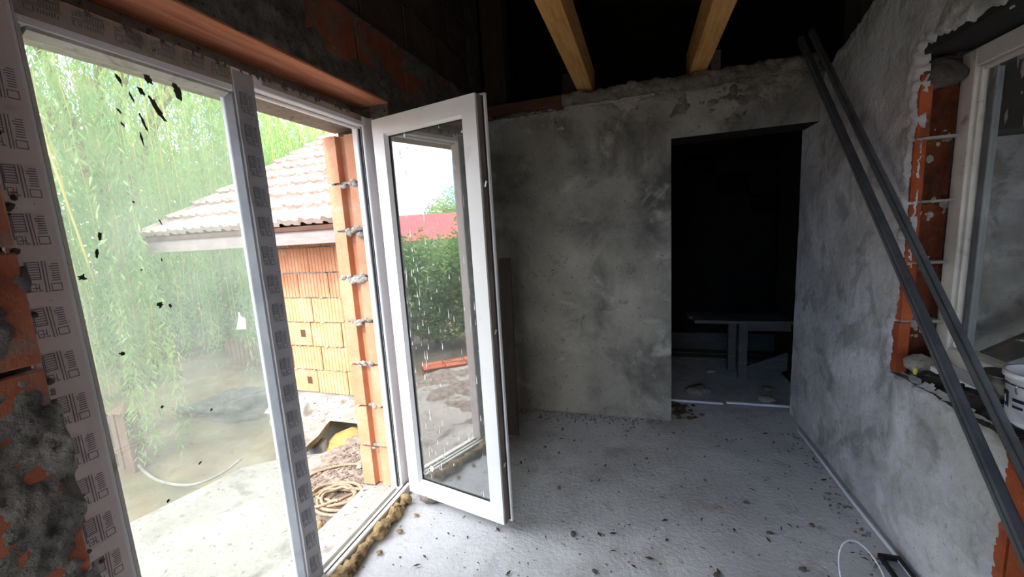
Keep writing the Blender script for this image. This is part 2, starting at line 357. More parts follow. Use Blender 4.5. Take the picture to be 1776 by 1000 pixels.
bp_ = sheet('plaster_face', (-1.21, YB, 0), (1, 0, 0), (0, 0, 1), (0, -1, 0), 2.26, 2.31, .0165, back_h, 'plaster_back', wb, drop=-.5, rule=min)
rv = MB(); rv.box(DX0-.022, DX0+.002, YB-.003, YB+.25, 0, DH+.02); rv.box(DX0-.02, DX1+.02, YB-.003, YB+.02, DH-.002, DH+.022); MB().box(DX0, DX1+.02, YB+.008, YB+.25, DH-.004, DH+.014).build('lintel_underside', 'clay_shade_black', wb); rv.build('doorway_reveal', 'plaster_back', wb)  # underside coloured near-black for the shade beneath the lintel
# ring beam on top of the back wall: a lumpy mortar kerb
def kerb(x0, x1, z0, z1, y0, y1, m, seed, amp, name='mortar_kerb'):
    nx = int((x1-x0)/.011); ns = 20; V = []; F = []
    for i in range(nx+1):
        x = x0+(x1-x0)*i/nx
        for j in range(ns):
            q = 2*math.pi*j/ns; cy, cz = (y0+y1)/2, (z0+z1)/2
            sy = math.copysign(abs(math.cos(q))**.6, math.cos(q)); sz = math.copysign(abs(math.sin(q))**.6, math.sin(q))
            d = 1+amp*(fbm(x*10, sy*1.5+seed, sz*1.5, 5)+.6*fbm(x*31, sy*4+seed, sz*4, 4))
            V.append((x, cy+sy*(y1-y0)/2*d, cz+sz*(z1-z0)/2*d))
    for i in range(nx):
        for j in range(ns): F.append((i*ns+j, i*ns+(j+1) % ns, (i+1)*ns+(j+1) % ns, (i+1)*ns+j))
    F.append(tuple(range(ns))); F.append(tuple(nx*ns+j for j in range(ns-1, -1, -1)))
    return obj(name, V, F, m, wb, True)
kerb(-.51, 1.0, 2.275, 2.372, YB-.04, YB+.24, 'mortar_kerb', 1, .26)
kerb(-1.2, -.50, 2.255, 2.285, YB-.02, YB+.24, 'mortar_dark', 3, .3)
def rough_h(u, v):
    x = .02+u; z = 1.995+v
    e = min(smooth01(0, .12, u), 1)*smooth01(-.005, .03, v)
    return .022*e*(.05+.9*fbm(x*6, z*8, 61, 5)+.5*fbm(x*19, z*24, 62, 4))+.006*fbm(x*45, z*45, 63, 2)*e-.003
sheet('rough_render', (.02, YB-.004, 1.995), (1, 0, 0), (0, 0, 1), (0, -1, 0), 1.0, .29, .008, rough_h, 'mortar_kerb', wb, drop=-.002)
def flaky_h(u, v):
    x = -1.1+u; z = 2.13+v
    return .014*(-.15+.8*fbm(x*7, z*10, 71, 5)+.4*fbm(x*22, z*26, 72, 3)+.5*smooth01(.05, .14, v))
sheet('flaky_edge', (-1.1, YB-.003, 2.13), (1, 0, 0), (0, 0, 1), (0, -1, 0), 1.2, .15, .009, flaky_h, 'mortar_light', wb, drop=-.002)
pl = MB().box(-1.15, -.51, YB-.01, YB+.15, 2.285, 2.365, .004); tag(pl.build('wall_plate', 'wood_redbrown', wb), 'dark reddish timber plate on the wall top')

# ---- right wall with window opening
wr = structure('wall_right', 'pale grey plastered wall with a ragged window opening edged in orange brick', 'wall')
OY, OZ0, OZ1 = 2.06, .765, 2.02
def top_r(y): return 2.29 if y > 2.816 else 2.29+.28*(2.816-y)
rc = MB()
rc.box(1.06, 1.30, -1.6, 3.2, 0, OZ0-.02)
rc.prism([(2.14, OZ0-.02), (3.2, OZ0-.02), (3.2, 2.29), (2.816, 2.29), (2.14, top_r(2.14))], 'x', 1.06, 1.30)
rc.prism([(-1.6, OZ1+.03), (2.14, OZ1+.03), (2.14, top_r(2.14)), (-1.6, top_r(-1.6))], 'x', 1.06, 1.30)
rc.box(1.06, 1.30, -1.6, .35, OZ0-.02, OZ1+.03)
rc.build('brick_core', 'mortar_dark', wr)
bright = brick_mesh('brick', .233, .14, .233, 'clay_brick')
for k in range(0, 3):
    y = .62+(.12 if k % 2 else 0)
    while y < 2.0:
        place('brick', bright, (1.047, y+.233, k*.25+.008), wr, (0, 0, math.pi)); y += .245
def right_h(u, v):
    y = .6+u; z = v
    rag = .014*fbm(y*8, z*8, 21, 5)+.013*fbm(y*26, z*26, 4, 4)+.008*fbm(y*60, z*60, 4, 2)
    h = .016+.004*fbm(y*1.7, z*1.7, 11, 4)+.0022*fbm(y*10, z*10, 12, 4)
    # signed distance into the plaster from the opening (positive = plaster)
    dy = y-(OY-.0+.03*smooth01(1.3, .9, z)-.055*smooth01(1.0, .78, z)*0)
    d_open = max(dy, (OZ0-.010)-z, z-(OZ1+.012))
    d_low = max(y-1.50-.06*(.75-z), z-(OZ0-.05)) if z < OZ0-.02 else 9
    if z < OZ0+.02: d = min(max(dy, OZ0-.010-z), y-1.49)
    else: d = d_open
    d += rag-.004
    d = min(d, top_r(y)-z+.02*fbm(y*5, 2, 3))
    return -.02+(h+.02)*smooth01(-.004, .016, d)+.013*math.exp(-((d-.03)/.03)**2)*fbm(y*20, z*20, 31, 4)
sheet('plaster_face', (1.046, .6, 0), (0, 1, 0), (0, 0, 1), (-1, 0, 0), 2.62, 2.86, .0095, right_h, 'plaster_right', wr, drop=-.012)
# jamb blocks of the opening, stepped
jb = MB(); jb.prism([(1.046, 2.062), (1.084, 2.062), (1.084, 2.35), (1.046, 2.35)], 'z', 0, .236)
jbm = bpy.data.meshes.new('brick'); jbm.from_pydata(jb.v, [], jb.f); jbm.materials.append(MAT['clay_brick'])
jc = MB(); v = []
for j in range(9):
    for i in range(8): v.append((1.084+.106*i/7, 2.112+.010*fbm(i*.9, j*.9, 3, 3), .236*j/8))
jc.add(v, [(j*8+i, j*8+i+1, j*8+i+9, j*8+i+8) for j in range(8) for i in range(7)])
jcm = bpy.data.meshes.new('brick_core'); jcm.from_pydata(jc.v, [], jc.f); jcm.materials.append(MAT['clay_recess_shade'])  # recessed face of the jamb brick, coloured darker for shade
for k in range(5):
    bk_ = place('brick', jbm, (random.uniform(-.003, .003), random.uniform(-.006, .004), OZ0-.04+k*.247), wr); tag(place('shaded_recess', jcm, (0, 0, 0), bk_), 'rough recess of the jamb brick, its shade painted in dark brown')
mj = MB()
for k in range(1, 5):
    z = OZ0-.04+k*.247-.006; mj.box(1.05, 1.185, 2.066, 2.13, z-.002, z+.008)
mj.build('mortar_joint', 'mortar_light', wr)
for k in range(1, 6):
    mb = MB(); z = OZ0-.04+k*.247-.03
    for q in range(9):
        v, f = rock(random.uniform(.006, .019), k*17+q, (1, .5, 1.2), 1)
        ox, oy, oz = random.uniform(1.10, 1.185), 2.116, z+random.uniform(-.05, .06)
        mb.add([(a+ox, b+oy, c+oz) for a, b, c in v], f)
    mb.build('mortar_crust', 'mortar_light', wr)
v, f = rock(1, 5, (.07, .03, .055), 3, .3)
lump = obj('mortar_lump', [(a+1.115, b+2.075, c+1.945) for a, b, c in v], f, 'mortar_dark', wr, True)
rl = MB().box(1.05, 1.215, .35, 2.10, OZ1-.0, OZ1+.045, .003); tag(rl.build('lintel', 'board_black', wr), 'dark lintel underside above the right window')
sl = sheet('sill_bed', (1.035, .6, OZ0-.035), (1, 0, 0), (0, 1, 0), (0, 0, 1), .26, 1.5, .014, lambda u, v: .012+.016*fbm(u*12, v*7, 41, 4), 'mortar_dark', wr, drop=-1)

# ---- rear wall, dark room behind the doorway, room next door, roof
rw = MB(); rw.box(-1.54, -1.05, -1.75, -1.6, 0, 4.4); rw.box(.15, 1.3, -1.75, -1.6, 0, 4.4); rw.box(-1.05, .15, -1.75, -1.6, 2.1, 4.4)   # opening added behind the viewer to bring more daylight inside
tag(rw.build('wall_rear', 'plaster_back'), 'grey rendered wall with an open doorway added behind the viewer for daylight', 'wall', kind='structure')
dr = structure('wall_dark_room', 'walls of the unlit room beyond the doorway, its darkness painted in', 'wall')  # wall faces get near-black colour in place of missing light
d = MB(); d.box(-1.54, 2.6, 5.45, 5.6, 0, 4.4); d.build('far_face', 'clay_shade_black', dr)
d = MB(); d.box(-1.64, -1.54, 3.2, 5.6, 0, 4.4); d.build('side_face', 'clay_shade_black', dr)
d = MB(); d.box(2.43, 2.6, 4.25, 5.6, 0, 4.4); d.box(1.3, 2.6, 4.22, 4.3, 0, 4.4); d.box(1.22, 1.3, 3.2, 4.3, 0, 4.4); d.build('side_face', 'clay_shade_black', dr)
for k in range(9):
    for i in range(11):
        if (k+i) % 3 == 0 and 6 <= k: place('brick', bm_dark, (-1.0+i*.375, 5.45, k*COURSE+.006), dr, (0, 0, -math.pi/2))
ce = structure('ceiling', 'black underside of the open roof above the timbers', 'ceiling')
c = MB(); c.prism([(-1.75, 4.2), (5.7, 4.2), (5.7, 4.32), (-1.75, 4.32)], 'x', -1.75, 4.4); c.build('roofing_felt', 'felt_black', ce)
for i in range(7):
    r = MB(); x = -1.0+i*.55; r.box(x, x+.08, -1.6, 5.5, 4.04, 4.2); r.build('rafter', 'wood_dark', ce)
# neighbouring room seen through the right window
nr = structure('wall_next_room', 'pale plastered wall of the next room seen through the right window', 'wall')
d = MB(); d.box(1.3, 4.4, 4.14, 4.22, .12, 1.93); d.build('plaster_face', 'plaster_right', nr)
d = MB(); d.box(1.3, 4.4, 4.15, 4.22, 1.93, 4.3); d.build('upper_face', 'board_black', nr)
d = MB(); d.box(1.3, 4.4, 4.06, 4.14, 0, .12, .005); d.build('base_board', 'wood_dark', nr)
d = MB(); d.box(4.3, 4.45, -1.75, 4.22, 0, 4.3); d.box(1.3, 2.0, -1.75, -1.6, 0, 4.3); d.box(3.6, 4.4, -1.75, -1.6, 0, 4.3); d.box(2.0, 3.6, -1.75, -1.6, 0, .9); d.box(2.0, 3.6, -1.75, -1.6, 2.1, 4.3); d.build('side_face', 'plaster_right', nr)  # includes an unseen window gap added to let daylight into this room
d = MB(); d.box(2.43, 4.4, -1.7, 4.2, -.05, .0); d.build('floor_slab', 'concrete_floor', nr)

# ================================================================== WINDOW AND GLAZED DOOR (left)
w1 = structure('window_1', 'tall white plastic window and door frame still wearing printed protective tape', 'window')
X0, X1 = -1.372, -1.300
def bar(name, y0, y1, z0, z1, m='pvc_white', x0=X0, x1=X1, bev=.004, par=w1): return MB().box(x0, x1, y0, y1, z0, z1, bev).build(name, m, par)
bar('frame_post', .490, .583, 0, 2.05); bar('frame_post', 1.085, 1.165, 0, 2.05); bar('frame_post', 1.757, 1.838, 0, 2.05)
bar('frame_rail', .584, 1.084, 1.965, 2.05); bar('frame_rail', 1.166, 1.756, 2.0, 2.05); bar('frame_rail', .584, 1.084, 0, .075)
bar('rebate_strip', 1.745, 1.757, .05, 2.0, x0=-1.352, x1=-1.33); bar('rebate_strip', 1.166, 1.744, 1.988, 2.0, x0=-1.352, x1=-1.33)
bar('gasket', 1.750, 1.757, .05, 1.99, 'seal_black', -1.327, -1.321, 0); bar('gasket', 1.757, 1.76, .05, 2.0, 'seal_black', -1.318, -1.312, 0)
bar('outer_lip', 1.838, 1.86, 0, 2.06, x0=-1.345, x1=-1.292)
# glazing beads round the fixed pane, sloped towards the glass
def bead(y0, y1, z0, z1, side):
    b = MB()
    if side in 'lr':
        ya, yb = (y0, y1) if side == 'l' else (y1, y0)
        b.prism([(-1.302, ya), (-1.302, ya+(yb-ya)*.45), (-1.326, yb), (-1.332, yb), (-1.332, ya)], 'z', z0, z1)
    else:
        za, zb = (z0, z1) if side == 'b' else (z1, z0)
        b.prism([(-1.302, za), (-1.302, za+(zb-za)*.45), (-1.326, zb), (-1.332, zb), (-1.332, za)], 'y', y0, y1)
    return b.build('glazing_bead', 'bead_grey' if side == 'r' else 'pvc_grimy', w1)
bead(.583, .600, .075, 1.965, 'l'); bead(1.066, 1.085, .075, 1.965, 'r'); bead(.6, 1.066, 1.947, 1.965, 't'); bead(.6, 1.066, .075, .093, 'b')
pn = MB().box(-1.345, -1.335, .586, 1.082, .078, 1.962).build('pane', 'glass_fixed', w1)
# mud splashes, a bird dropping and a torn sticker on the fixed pane
def blob(name, y, z, ry, rz, tilt, m, par, seed, x=-1.3345):
    V = []; k = 20
    for j in range(k):
        q = 2*math.pi*j/k; r = 1+.75*noise.noise(Vector((math.cos(q)*2.2, math.sin(q)*2.2, seed*3.7)))
        a, b = ry*math.cos(q)*r, rz*math.sin(q)*r
        V.append((x, y+a*math.cos(tilt)-b*math.sin(tilt), z+a*math.sin(tilt)+b*math.cos(tilt)))
    V += [(x+.0025, y, z)]
    o = obj(name, V, [(j, (j+1) % k, k) for j in range(k)], m, par, True); return o
for i, (y, z, a, b, t) in enumerate([(.778, 1.914, .005, .014, .4), (.848, 1.941, .010, .020, .3), (.827, 1.897, .006, .012, .3), (.924, 1.927, .011, .024, .25),
        (.861, 1.857, .007, .034, .45), (.818, 1.81, .004, .022, .25), (.80, 1.875, .003, .016, .3), (.806, 1.765, .003, .018, .1), (.765, 1.83, .003, .008, .6), (.767, 1.795, .003, .006, .6),
        (.669, 1.496, .004, .011, -.2), (.656, 1.455, .004, .012, -.2), (.618, 1.395, .008, .008, 0), (.773, 1.295, .008, .008, 0), (.799, 1.287, .004, .006, 0),
        (.665, 1.182, .006, .006, 0), (.757, 1.588, .003, .003, 0), (.814, 1.533, .002, .009, .3), (.799, 1.424, .002, .005, 0), (.745, 1.40, .004, .002, 0), (.73, 1.0, .004, .004, 0), (.86, .93, .005, .004, .4), (.70, .72, .004, .004, 0), (.80, .78, .006, .003, .5)]):
    blob('mud_splash', y, z, a, b, t, 'splash_mud', pn, i)
st = obj('torn_sticker', [(-1.3342, .985, 1.165), (-1.3342, 1.020, 1.158), (-1.3342, 1.024, 1.195), (-1.3342, 1.008, 1.208), (-1.3342, 1.006, 1.223), (-1.3342, 1.000, 1.222), (-1.3342, .999, 1.206)], [(0, 1, 2, 3, 4, 5, 6)], 'paper_thin', pn)
for i, (y, z, a, b) in enumerate([(.75, 1.33, .014, .02), (.93, 1.36, .012, .03), (.862, 1.83, .012, .016)]): blob('dust_smudge', y, z, a, b, .3, 'tape_tan', pn, i+40) if i == 9 else None
# protective tape with printed pictograms
def tape(y0, y1, z0, z1, m, ink, par, wavy=.004, x=-1.2995):
    V = []; k = int((z1-z0)/.03)+1
    for i in range(k+1):
        z = z0+(z1-z0)*i/k
        V += [(x, y0+wavy*noise.noise(Vector((z*9, 1, y0*7))), z), (x, y1+wavy*.4*noise.noise(Vector((z*11, 5, y0*7))), z)]
    return obj('protective_tape', V, [(2*i, 2*i+1, 2*i+3, 2*i+2) for i in range(k)], m, par)
def picto(seed, w, h):
    """a printed fitting diagram: bars, a hatched block, an outlined square and squiggles (local y,z in metres)"""
    rn = random.Random(seed); b = MB()
    def q(y0, y1, z0, z1): b.add([(0, y0*w, z0*h), (0, y1*w, z0*h), (0, y1*w, z1*h), (0, y0*w, z1*h)], [(0, 1, 2, 3)])
    def fr(y0, y1, z0, z1, t=.03): q(y0, y1, z0, z0+t); q(y0, y1, z1-t, z1); q(y0, y0+t, z0+t, z1-t); q(y1-t, y1, z0+t, z1-t)
    q(.48, .52, 0, 1); q(.58, .61, .0, 1); q(.0, .04, .2, .98)
    fr(.05, .42, .42, .98); [q(.08, .40, .48+i*.08, .505+i*.08) for i in range(6)]
    fr(.66, 1.0, .02, .28); [q(.68+rn.random()*.1, .98, .36+i*.075, .39+i*.075) for i in range(8)]
    fr(.06, .24, .05, .3, .025); q(.12, .3, .14, .17); q(.28, .40, .05, .08); q(.3, .33, .08, .3)
    return b
inkm = {}
def pictos(y0, z0, z1, step, w, h, ink, par, x=-1.2988, skip=()):
    me = inkm.get((ink, w))
    if not me:
        b = picto(3, w, h); me = bpy.data.meshes.new('printed_pictogram'); me.from_pydata(b.v, [], b.f); me.materials.append(MAT[ink]); inkm[(ink, w)] = me
    z = z0; i = 0
    while z < z1:
        if i not in skip: place('printed_pictogram', me, (x, y0+random.uniform(-.003, .003), z), par, (random.uniform(-.03, .03), 0, 0))
        z += step; i += 1
t1 = tape(.492, .574, .05, 2.04, 'tape_pale', 'print_ink', w1); pictos(.505, .10, 1.95, .106, .056, .072, 'print_ink', t1, skip=(17,))
t2 = tape(1.089, 1.163, .05, 2.04, 'tape_grey', 'print_ink_dark', w1); pictos(1.102, .10, 1.95, .106, .046, .072, 'print_ink_dark', t2)
t3 = obj('protective_tape', [(-1.2995, .585, 1.985), (-1.2995, 1.084, 1.987), (-1.2995, 1.084, 2.046), (-1.2995, .585, 2.046)], [(0, 1, 2, 3)], 'tape_tan', w1)
for i in range(6): place('printed_pictogram', inkm[('print_ink_dark', .046)], (-1.2988, .60+i*.083, 2.038), t3, (-math.pi/2, 0, 0)).scale = (1, .8, .9)
t4 = obj('protective_tape', [(-1.2995, 1.20, 2.022), (-1.2995, 1.75, 2.022), (-1.2995, 1.75, 2.049), (-1.2995, 1.20, 2.049)], [(0, 1, 2, 3)], 'tape_tan', w1)
# mortar crumbs stuck on the frame near the brick
mb = MB()
for i in range(46):
    z = random.uniform(.5, 2.0); v, f = rock(random.uniform(.003, .010), i, (.6, 1, 1), 1); y = .492+abs(random.gauss(0, .012))
    mb.add([(a-1.298, b+y, c+z) for a, b, c in v], f)
for i in range(40):
    y = random.uniform(.6, 1.7); v, f = rock(random.uniform(.003, .009), i+90, (.6, 1, 1), 1)
    mb.add([(a-1.298, b+y, c+random.uniform(2.035, 2.06)) for a, b, c in v], f)
tag(mb.build('mortar_crumbs', 'mortar_dark', w1), kind='stuff')
# threshold
th = empty('threshold'); th.parent = w1
MB().prism([(-1.56, -.055), (-1.373, -.055), (-1.373, .040), (-1.56, .012)][::-1], 'y', 1.05, 1.83).build('outer_sill', 'concrete_out', w1)
MB().box(-1.372, -1.342, 1.166, 1.756, 0, .045, .003).build('threshold_rail', 'pvc_grimy', w1)
MB().box(-1.342, -1.316, 1.166, 1.756, 0, .018).build('threshold_groove', 'seal_black', w1)
MB().box(-1.316, -1.270, 1.16, 1.80, 0, .052, .004).build('threshold_rail', 'pvc_grimy', w1)
MB().box(-1.296, -1.290, 1.16, 1.80, .052, .0545).build('gasket', 'seal_black', w1)
bpy.data.objects.remove(th)

# ---- the opened door sash
d1 = empty('door_1', (-1.235, 1.735, 0), (0, 0, math.radians(-11.7)))
tag(d1, 'narrow white glazed door sash swung open into the room', 'door', kind='structure')
SW, Z0, Z1, ST = .608, .048, 2.014, .072
def sbox(name, x0, x1, z0, z1, m='pvc_white', y0=0, y1=.066, bev=.004, par=d1): return MB().box(x0, x1, y0, y1, z0, z1, bev).build(name, m, par)
def mitre(pts, name):
    b = MB(); b.prism(pts, 'y', 0, .066); return b.build(name, 'pvc_white', d1)
mitre([(0, Z0), (ST, Z0+ST), (ST, Z1-ST), (0, Z1)], 'stile'); mitre([(SW, Z0), (SW, Z1), (SW-ST, Z1-ST), (SW-ST, Z0+ST)], 'stile')
mitre([(0, Z0), (SW, Z0), (SW-ST, Z0+ST), (ST, Z0+ST)], 'rail'); mitre([(0, Z1), (ST, Z1-ST), (SW-ST, Z1-ST), (SW, Z1)], 'rail')
def sbead(p): 
    b = MB(); k = 4
    (x0, z0, x1, z1, dx, dz) = p
    b.add([(x0, .003, z0), (x1, .003, z1), (x1+dx*.9+(-.014 if x0 != x1 else 0)*0, .024, z1+dz*.9), (x0+dx*.9, .024, z0+dz*.9), (x0, .03, z0), (x1, .03, z1)], [(0, 1, 2, 3), (3, 2, 5, 4), (0, 4, 5, 1), (0, 3, 4), (1, 5, 2)]); return b.build('glazing_bead', 'pvc_white', d1)
a0, a1, c0, c1 = ST, SW-ST, Z0+ST, Z1-ST; g = .014
sbead((a0, c0, a1, c0, 0, g)); sbead((a1, c1, a0, c1, 0, -g)); sbead((a0, c1, a0, c0, g, 0)); sbead((a1, c0, a1, c1, -g, 0))
for (x0, x1, z0, z1) in ((a0+g*.8, a0+g*.8+.004, c0, c1), (a1-g*.8-.004, a1-g*.8, c0, c1), (a0, a1, c0+g*.8, c0+g*.8+.004), (a0, a1, c1-g*.8-.004, c1-g*.8)):
    MB().box(x0, x1, .020, .026, z0, z1).build('gasket', 'seal_black', d1)
sp = MB().box(a0-.004, a1+.004, .026, .030, c0-.004, c1+.004).build('pane', 'glass_sash', d1)
# lock edge of the free stile: overlap flange, seal strip and fittings channel
sbox('sash_flange', SW-.002, SW+.016, Z0-.012, Z1+.012, 'pvc_white', .052, .068, .002)
sbox('fittings_channel', SW-.001, SW+.003, Z0, Z1, 'pvc_edge', .010, .046, 0)
sbox('seal_strip', SW+.0, SW+.008, Z0, Z1, 'seal_black', .046, .051, 0)
sbox('sash_flange', -.012, SW+.016, Z1-.002, Z1+.012, 'pvc_white', .052, .068, .002)
for z in (.35, 1.0, 1.65): MB().tube([(SW+.004, .028, z-.012), (SW+.012, .028, z+.012)], .006, 8).build('locking_pin', 'steel_bright', d1)
for z in (.16, 1.86):
    MB().tube([(-.012, .058, z-.045), (-.012, .058, z+.045)], .011, 10).build('hinge', 'pvc_white', d1)
    MB().box(-.045, -.012, .050, .066, z-.03, z+.03, .002).build('hinge_leaf', 'pvc_white', d1)
rn = random.Random(4); dm = MB()
for i in range(120):
    cx = rn.choice((rn.uniform(a0+.02, a1-.02), a0+.09+rn.gauss(0, .04))); cz = rn.uniform(c0+.02, c1-.02)
    if cx < a0 or cx > a1: continue
    big = rn.random(); h = rn.uniform(.006, .03)*(1+big); wv = rn.uniform(.0008, .003)
    if cz > 1.82: wv *= 2.2; h *= .7
    dm.add([(cx-wv, .0255, cz), (cx, .0255, cz-h*.2), (cx+wv, .0255, cz), (cx+wv*.6, .0255, cz+h*.6), (cx, .0255, cz+h)], [(0, 1, 2, 3, 4)])
tag(dm.build('lime_drips', 'splash_white', sp), 'white lime drips on the glass', kind='stuff')
obj('sticker', [(.135, .0254, .205), (.155, .0254, .188), (.170, .0254, .215), (.150, .0254, .228)], [(0, 1, 2, 3)], 'splash_white', sp)

# ---- right window
w2 = structure('window_2', 'grimy white plastic window in the ragged brick opening of the right wall', 'window')
def rbar(name, y0, y1, z0, z1, m='pvc_grimy', x0=1.192, x1=1.262, bev=.004): return MB().box(x0, x1, y0, y1, z0, z1, bev).build(name, m, w2)
rbar('frame_post', 2.038, 2.112, .80, 2.012); rbar('frame_rail', .40, 2.037, 1.945, 2.012); rbar('frame_rail', .40, 2.037, .80, .868); rbar('frame_post', .36, .42, .80, 2.012)
rbar('glazing_bead', 2.024, 2.037, .87, 1.944, 'pvc_grimy', 1.205, 1.225, .003); rbar('glazing_bead', .42, 2.023, 1.929, 1.944, 'pvc_grimy', 1.205, 1.225, .003)
rbar('gasket', 1.995, 2.023, .87, 1.928, 'steel_dark', 1.226, 1.25, .002)  # dark strip stands in for the reflected inner edge of the frame
rp = rbar('pane', .42, 2.037, .868, 1.945, 'glass_right', 1.228, 1.236, 0)
rn = random.Random(9)
for i in range(34):
    y = 2.01-rn.random()*.45; z = 1.93-rn.random()**1.4*.3
    V = []; ry, rz = rn.uniform(.003, .010), rn.uniform(.006, .032)
    for j in range(9):
        q = 2*math.pi*j/9; r = 1+.4*rn.uniform(-1, 1); V.append((1.2272, y+ry*math.cos(q)*r, z+rz*math.sin(q)*r))
    V.append((1.225, y, z)); obj('plaster_splash', V, [(j, (j+1) % 9, 9) for j in range(9)], 'mortar_light', rp, True)

# ================================================================== TIMBERS, PROFILES
def beam(x0, x1, z0, z1, y0, y1, label):
    o = MB().box(x0, x1, y0, y1, z0, z1, .003).build('timber_beam', 'pine'); tag(o, label, 'beam', 'new timber beams spanning the room'); return o
beam(-.405, -.302, 2.376, 2.55, -1.62, 3.15, 'light pine ceiling beam, the one nearer the glazed door')
beam(.312, .415, 2.376, 2.55, -1.62, 3.15, 'light pine ceiling beam, the one nearer the leaning steel profiles')
tag(MB().box(-.52, -.41, 3.0, 3.14, 2.372, 2.52, .004).build('timber_block', 'wood_dark'), 'small dark timber block beside the left beam on the wall top', 'block')
tag(MB().box(.44, .50, 3.0, 3.12, 2.372, 2.50, .004).build('timber_block', 'wood_grey'), 'small grey timber block beside the right beam on the wall top', 'block')
tag(MB().box(-1.105, -.935, 2.99, 3.12, 2.366, 4.19, .005).build('timber_post', 'wood_dark'), 'dark upright roof post standing on the back wall top', 'post')
def profile(p, q, w, dpt, label, side):
    """galvanised U-channel between two points: web and two lipped flanges"""
    p, q = Vector(p), Vector(q); t = (q-p).normalized(); L = (q-p).length
    root = empty('steel_profile', p); tag(root, label, 'metal profile', 'steel drywall profiles leaning in the corner')
    nx = Vector((1, 0, 0)); nx = (nx-t*nx.dot(t)).normalized(); ny = t.cross(nx)
    def part(name, a0, a1, b0, b1):
        v = [t*s+nx*a+ny*b for s in (0, L) for b in (b0, b1) for a in (a0, a1)]
        obj(name, [k[:] for k in v], [(0, 2, 3, 1), (4, 5, 7, 6), (0, 1, 5, 4), (2, 6, 7, 3), (0, 4, 6, 2), (1, 3, 7, 5)], 'steel_dark', root)
    part('web', 0, .004, 0, w) if side > 0 else part('web', dpt-.004, dpt, 0, w)
    part('flange', 0, dpt, 0, .004); part('flange', 0, dpt, w-.004, w)
    part('lip', dpt-.004 if side > 0 else 0, dpt if side > 0 else .004, .004, .014); part('lip', dpt-.004 if side > 0 else 0, dpt if side > 0 else .004, w-.014, w-.004)
    return root
profile((.945, .780, .0), (.9238, 3.020, 2.50), .034, .024, 'dark steel profile leaning in the corner, the lower of the two', -1)
profile((.965, .651, .0), (.9512, 2.938, 2.50), .028, .021, 'dark steel profile leaning in the corner, the upper one against the plaster', 1)

# plank behind the door sash
t = empty('upright_plank', (-.88, 2.52, 0)); tag(t, 'narrow grey-brown plank standing upright behind the open door sash', 'plank')
b = MB(); b.add([(-.045, -.012, 0), (.04, -.012, 0), (.04, .012, 0), (-.045, .012, 0), (-.10, .20, 1.25), (-.015, .20, 1.25), (-.015, .224, 1.25), (-.10, .224, 1.25)], [(3, 2, 1, 0), (4, 5, 6, 7), (0, 1, 5, 4), (1, 2, 6, 5), (2, 3, 7, 6), (3, 0, 4, 7)])
b.build('board', 'wood_plank', t)

# ---- trestle table in the dark room
tb = empty('plank_bench', (.9, 3.95, 0)); tag(tb, 'low plank bench standing in the dark room beyond the doorway', 'bench')
for i, (y0, y1, dx) in enumerate([(-.12, .05, 0), (.056, .22, -.03)]): MB().box(-.44+dx, 1.05, y0, y1, .515, .545, .004).build('plank', 'wood_grey', tb)
MB().box(-.06, 1.0, -.075, -.035, .445, .514, .003).build('apron_rail', 'wood_grey', tb)
for (x, y) in ((-.075, -.08), (-.12, .13), (.9, -.08), (.9, .13)): MB().box(x, x+.07, y, y+.06, 0, .514, .003).build('leg', 'wood_grey', tb)
b = MB(); b.prism([(.0, .10), (.0, .0), (.16, .0), (.90, .38), (.90, .50)], 'y', -.03, .0); b.build('brace', 'wood_grey', tb)
for i, (y, z, x0, x1) in enumerate([(4.35, .03, -.2, 1.2), (4.52, .07, .1, 1.5), (4.1, .02, .95, 1.5)]):
    o = MB().box(x0, x1, y, y+.12, .004+i*0, .03, .003).build('scrap_board', 'wood_grey'); tag(o, ['long scrap board on the floor behind the plank bench', 'scrap board farthest back on the dark room floor', 'short scrap board on the floor under the plank bench'][i], 'board', 'scrap boards in the dark room')
for i, (x0, x1, y) in enumerate([(.215, .60, 3.275), (.63, 1.06, 3.30)]):
    o = MB().box(x0, x1, y, y+.022, .004, .02, .002).build('white_batten', 'plastic_white'); o.rotation_euler = (0, 0, 0)
    tag(o, ['thin white strip on the doorway floor, left piece', 'thin white strip on the doorway floor, right piece'][i], 'strip', 'white strips across the doorway')
for i, (x, y, r, m, lb) in enumerate([(.45, 3.48, .075, 'debris', 'rounded dusty stone just inside the dark doorway'), (.92, 3.40, .05, 'mortar_light', 'pale mortar lump inside the doorway near the right jamb'), (1.0, 3.62, .045, 'debris', 'small stone behind the pale lump in the doorway'), (.62, 4.0, .035, 'mortar_light', 'pale chip lying left of the bench leg')]):
    v, f = rock(r, 20+i, (1.3, 1, .55), 2); o = obj('rubble_stone', v, f, m, None, True); o.location = (x, y, r*.42); tag(o, lb, 'stone', 'rubble in the dark room')

